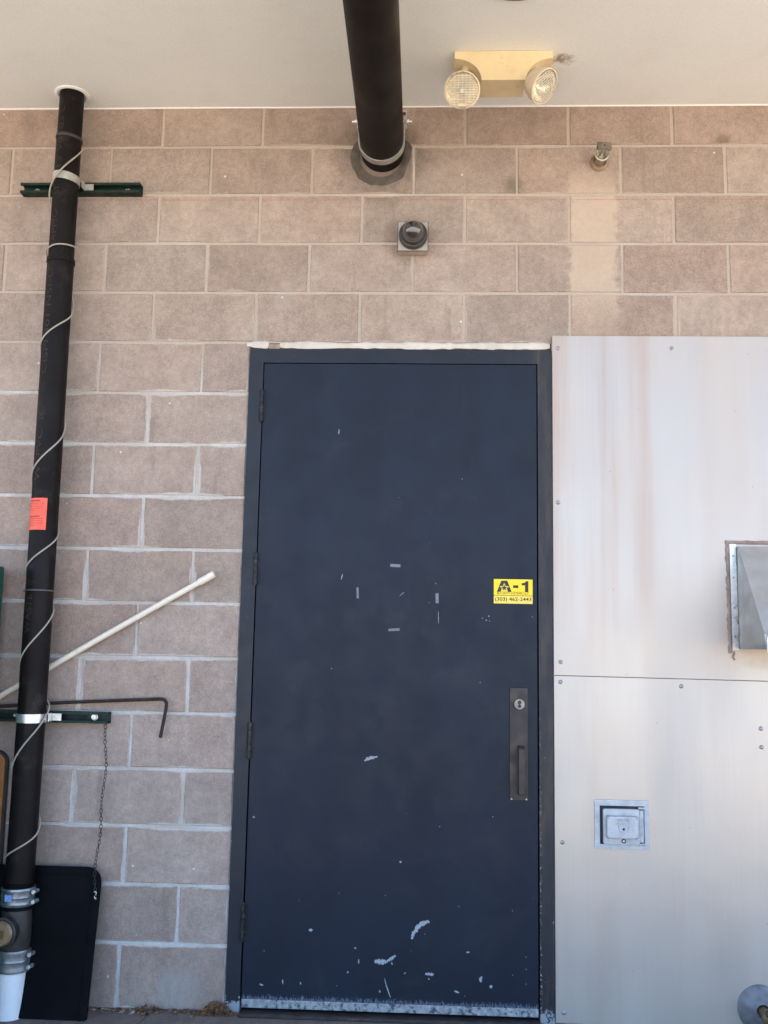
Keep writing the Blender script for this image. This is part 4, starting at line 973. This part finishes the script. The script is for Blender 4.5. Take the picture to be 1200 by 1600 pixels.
# chain from the lower strut down to the black board
bm = bmesh.new(); A, Bp = Vector((-0.4905, -0.036, 0.992)), Vector((-0.4805, -0.072, 0.372)); n = 46
L = (A - Bp).length / n * 1.28
for k in range(n + 1):
    f = k / n; c = A.lerp(Bp, f) + Vector((0.006 * math.sin(f * 5) - 0.004 * math.sin(f * 17), 0.0, 0))
    rz = R(90 * (k % 2) + jit(25)); cy, sy = math.cos(rz), math.sin(rz); rings = []
    ns, mr = 10, 0.0013
    for i in range(ns):
        a = 2 * math.pi * i / ns; px_, pz_ = 0.0047 * math.cos(a), (L / 2) * math.sin(a)
        nrm = Vector((math.cos(a), 0, math.sin(a)))
        ring_ = []
        for j in range(4):
            b = math.pi / 2 * j; q = Vector((px_, 0, pz_)) + nrm * mr * math.cos(b) + Vector((0, 1, 0)) * mr * math.sin(b)
            ring_.append(bm.verts.new(c + Vector((q.x * cy - q.y * sy, q.x * sy + q.y * cy, q.z))))
        rings.append(ring_)
    for i in range(ns):
        for j in range(4): bm.faces.new((rings[i][j], rings[i][(j + 1) % 4], rings[(i + 1) % ns][(j + 1) % 4], rings[(i + 1) % ns][j]))
emit('chain', bm, M_CHAIN, None, label='thin dark chain hanging from the lower strut to the black board', cat='chain')

# ================================================================== BLACK BOARD AND OTHER LEANING THINGS
bd = thing('black_board', 'black plastic board with rounded top corners leaning on the wall behind the pipe', 'board', (-0.75, -0.10, GZ))
T = Matrix.Translation((0, -0.128, GZ)) @ Matrix.Rotation(R(-9.5), 4, 'X')
def lean(bm): bmesh.ops.transform(bm, matrix=T, verts=bm.verts); return bm
emit('panel', lean(prism(bmesh.new(), rrect(-0.905, -0.474, 0.001, 0.498, 0.055, 8, (0, 0, 1, 1)), 0.0, 0.022, bev=0.003)), M_BLACKPL, bd)
bm = bmesh.new()
rim = rrect(-0.905, -0.474, 0.001, 0.498, 0.055, 8, (0, 0, 1, 1)); rim_in = rrect(-0.880, -0.499, 0.001, 0.473, 0.036, 8, (0, 0, 1, 1))
o1 = [bm.verts.new((x, -0.0002, z)) for x, z in rim]; o2 = [bm.verts.new((x * 1.0, -0.0025, z)) for x, z in rrect(-0.902, -0.477, 0.001, 0.495, 0.053, 8, (0, 0, 1, 1))]
o3 = [bm.verts.new((x, -0.0025, z)) for x, z in rim_in]; o4 = [bm.verts.new((x + (0.003 if x < -0.7 else -0.003), -0.0002, z - 0.003)) for x, z in rim_in]
for a, b in ((o1, o2), (o2, o3), (o3, o4)):
    for i in range(1, len(a)): bm.faces.new((a[i - 1], a[i], b[i], b[i - 1])) if i != 1 else None
    bm.faces.new((a[-1], a[0], b[0], b[-1]))
emit('raised_rim', lean(bm), M_BLACKPL, bd, smooth=50)
bm = bmesh.new(); hk = [(-0.488, -0.010, 0.415), (-0.484, -0.014, 0.418), (-0.480, -0.012, 0.414), (-0.481, -0.010, 0.406), (-0.4855, -0.010, 0.402), (-0.483, -0.010, 0.395), (-0.478, -0.010, 0.393)]
emit('chain_hook', lean(tube(bm, hk, 0.0022, 8)), M_ZINC, bd)

wb = thing('wooden_board', 'brown wooden board with dark rim, a sliver left of the black pipe', 'board', (-0.99, -0.02, GZ))
emit('face', prism(bmesh.new(), rrect(-1.125, -0.862, 0.04, 0.860, 0.035, 8), -0.0270, -0.0232, bev=0.001), M_WOOD, wb)
emit('rim', prism(bmesh.new(), rrect(-1.135, -0.853, GZ + 0.001, 0.870, 0.045, 8), -0.0230, -0.0060, bev=0.002), M_WOODRIM, wb)
gc = thing('green_light_blocker', 'upright green edge at the left border, on an added deep body that shades the wall', 'light blocker', (-1.3, -0.25, GZ))  # only the green edge is known; the depth is added to block light
body = emit('body', B(-1.66, -0.9020, -0.46, -0.055, GZ + 0.03, 1.545, bev=0.005, seg=2), M_GREEN, gc)
for a in (-1.655, -1.285): emit('door', B(a, a + 0.365, -0.478, -0.4605, GZ + 0.06, 1.52, bev=0.006, seg=2), M_GREEN, gc)  # invented front leaves of the added light-blocking body
for a in (-1.60, -0.98):
    for y in (-0.42, -0.10): emit('foot', B(a - 0.03, a + 0.03, y - 0.03, y + 0.03, GZ, GZ + 0.0295), M_BLACKPL, gc, smooth=0)

# ================================================================== CEILING FIXTURE (only its rim shows)
cf = thing('ceiling_fixture', 'round copper-brown ceiling fixture cut off by the top border', 'fixture', (0.947, -0.775, CZ))
emit('trim_ring', lathe(bmesh.new(), (0.947, -0.775, CZ), (0, 0, -1), [(0.0, 0.118), (0.004, 0.122), (0.012, 0.120), (0.016, 0.108), (0.006, 0.095)], 48, cap=False), M_COPPER, cf)
emit('lens', lathe(bmesh.new(), (0.947, -0.775, CZ), (0, 0, -1), [(0.0065, 0.096), (0.010, 0.06), (0.012, 0.0)], 40, cap=False), M_WHITE, cf)

# ================================================================== DEBRIS ALONG THE WALL FOOT
def rubble(bm, x, y, z, s, seed):
    r = bmesh.ops.create_icosphere(bm, subdivisions=1, radius=1.0)
    k = (1 + 0.6 * random.random(), 0.7 + 0.5 * random.random(), 0.35 + 0.4 * random.random())
    a = random.random() * 6.28
    for v in r['verts']:
        c = v.co.copy(); n_ = 1 + 0.4 * mnoise.noise(c * 1.3 + Vector((seed, 0, 0)))
        q = Vector((c.x * k[0], c.y * k[1], c.z * k[2])) * s * n_
        v.co = Vector((x + q.x * math.cos(a) - q.y * math.sin(a), y + q.x * math.sin(a) + q.y * math.cos(a), z + max(q.z, -s * 0.2)))
bm = bmesh.new(); bm2 = bmesh.new()
for i in range(340):
    x = random.uniform(-0.50, 0.05) if i < 200 else random.uniform(0.0, 1.9)
    y = -abs(random.gauss(0, 0.018)) - 0.004
    rubble(bm if random.random() < 0.55 else bm2, x, y, GZ + 0.001, random.uniform(0.0015, 0.0065) * (1.3 if i < 200 else 0.9), i)
emit('leaf_litter', bm, M_DEBRIS, None, label='crumbs of brown leaf litter along the foot of the wall', cat='litter', kind='stuff')
emit('grit', bm2, M_STONE, None, label='small stones and grit along the foot of the wall', cat='grit', kind='stuff')
def clump(name, x0, x1, zt, cnt, label, mat):
    bm = bmesh.new()
    for i in range(cnt):
        f = random.random(); x = x0 + (x1 - x0) * f; e = math.sin(math.pi * f) ** 0.6
        z = GZ + 0.001 + (zt - GZ) * e * random.random() ** 1.3; y = -0.012 - random.random() * 0.035 * (1 - 0.6 * (z - GZ) / (zt - GZ))
        L, W = random.uniform(0.006, 0.016), random.uniform(0.003, 0.007); c = Vector((x, y, z))
        M = Matrix.Rotation(random.uniform(0, 6.28), 3, 'Z') @ Matrix.Rotation(random.uniform(-0.9, 0.9), 3, 'X') @ Matrix.Rotation(random.uniform(-0.5, 0.5), 3, 'Y')
        pr = [(-L / 2, 0, 0), (-L * 0.1, -W / 2, 0.0015), (L / 2, 0.0, 0.0005), (L * 0.1, W / 2, 0.002)]
        top = [bm.verts.new(c + M @ Vector(q)) for q in pr]; bot = [bm.verts.new(c + M @ (Vector(q) - Vector((0, 0, 0.0012)))) for q in pr]
        for v in top + bot: v.co.z = max(v.co.z, GZ + 0.0006)
        bm.faces.new(top); bm.faces.new(bot[::-1])
        for k in range(4): bm.faces.new((top[k], bot[k], bot[(k + 1) % 4], top[(k + 1) % 4]))
    emit(name, bm, mat, None, smooth=0, label=label, cat='debris', kind='stuff')
M_CRUMB = plain('orange_crumb', (0.24, 0.115, 0.040), 0.9, var=0.6, vs=70, dirt=(0.08, 0.045, 0.025), ds=60, dlo=0.45, dhi=0.6)
clump('leaf_pile', -0.095, 0.014, 0.022, 320, 'rust brown crumbly clump at the foot of the left door jamb', M_CRUMB)
clump('leaf_pile', -0.340, -0.235, 0.002, 120, 'small heap of dark brown leaf bits under the block wall by the pale pebble', M_DEBRIS)
clump('leaf_pile', -0.225, -0.09, -0.008, 70, 'thin scatter of leaf bits between the two heaps at the wall foot', M_DEBRIS)
bm = bmesh.new(); rubble(bm, -0.335, -0.035, GZ + 0.004, 0.010, 77)
emit('pebble', bm, plain('pebble', (0.42, 0.34, 0.28), 0.85), None, smooth=0, label='single pale pebble on the pavement near the black board', cat='pebble')
for o in bpy.data.objects:
    if '_b' in o.keys(): del o['_b']
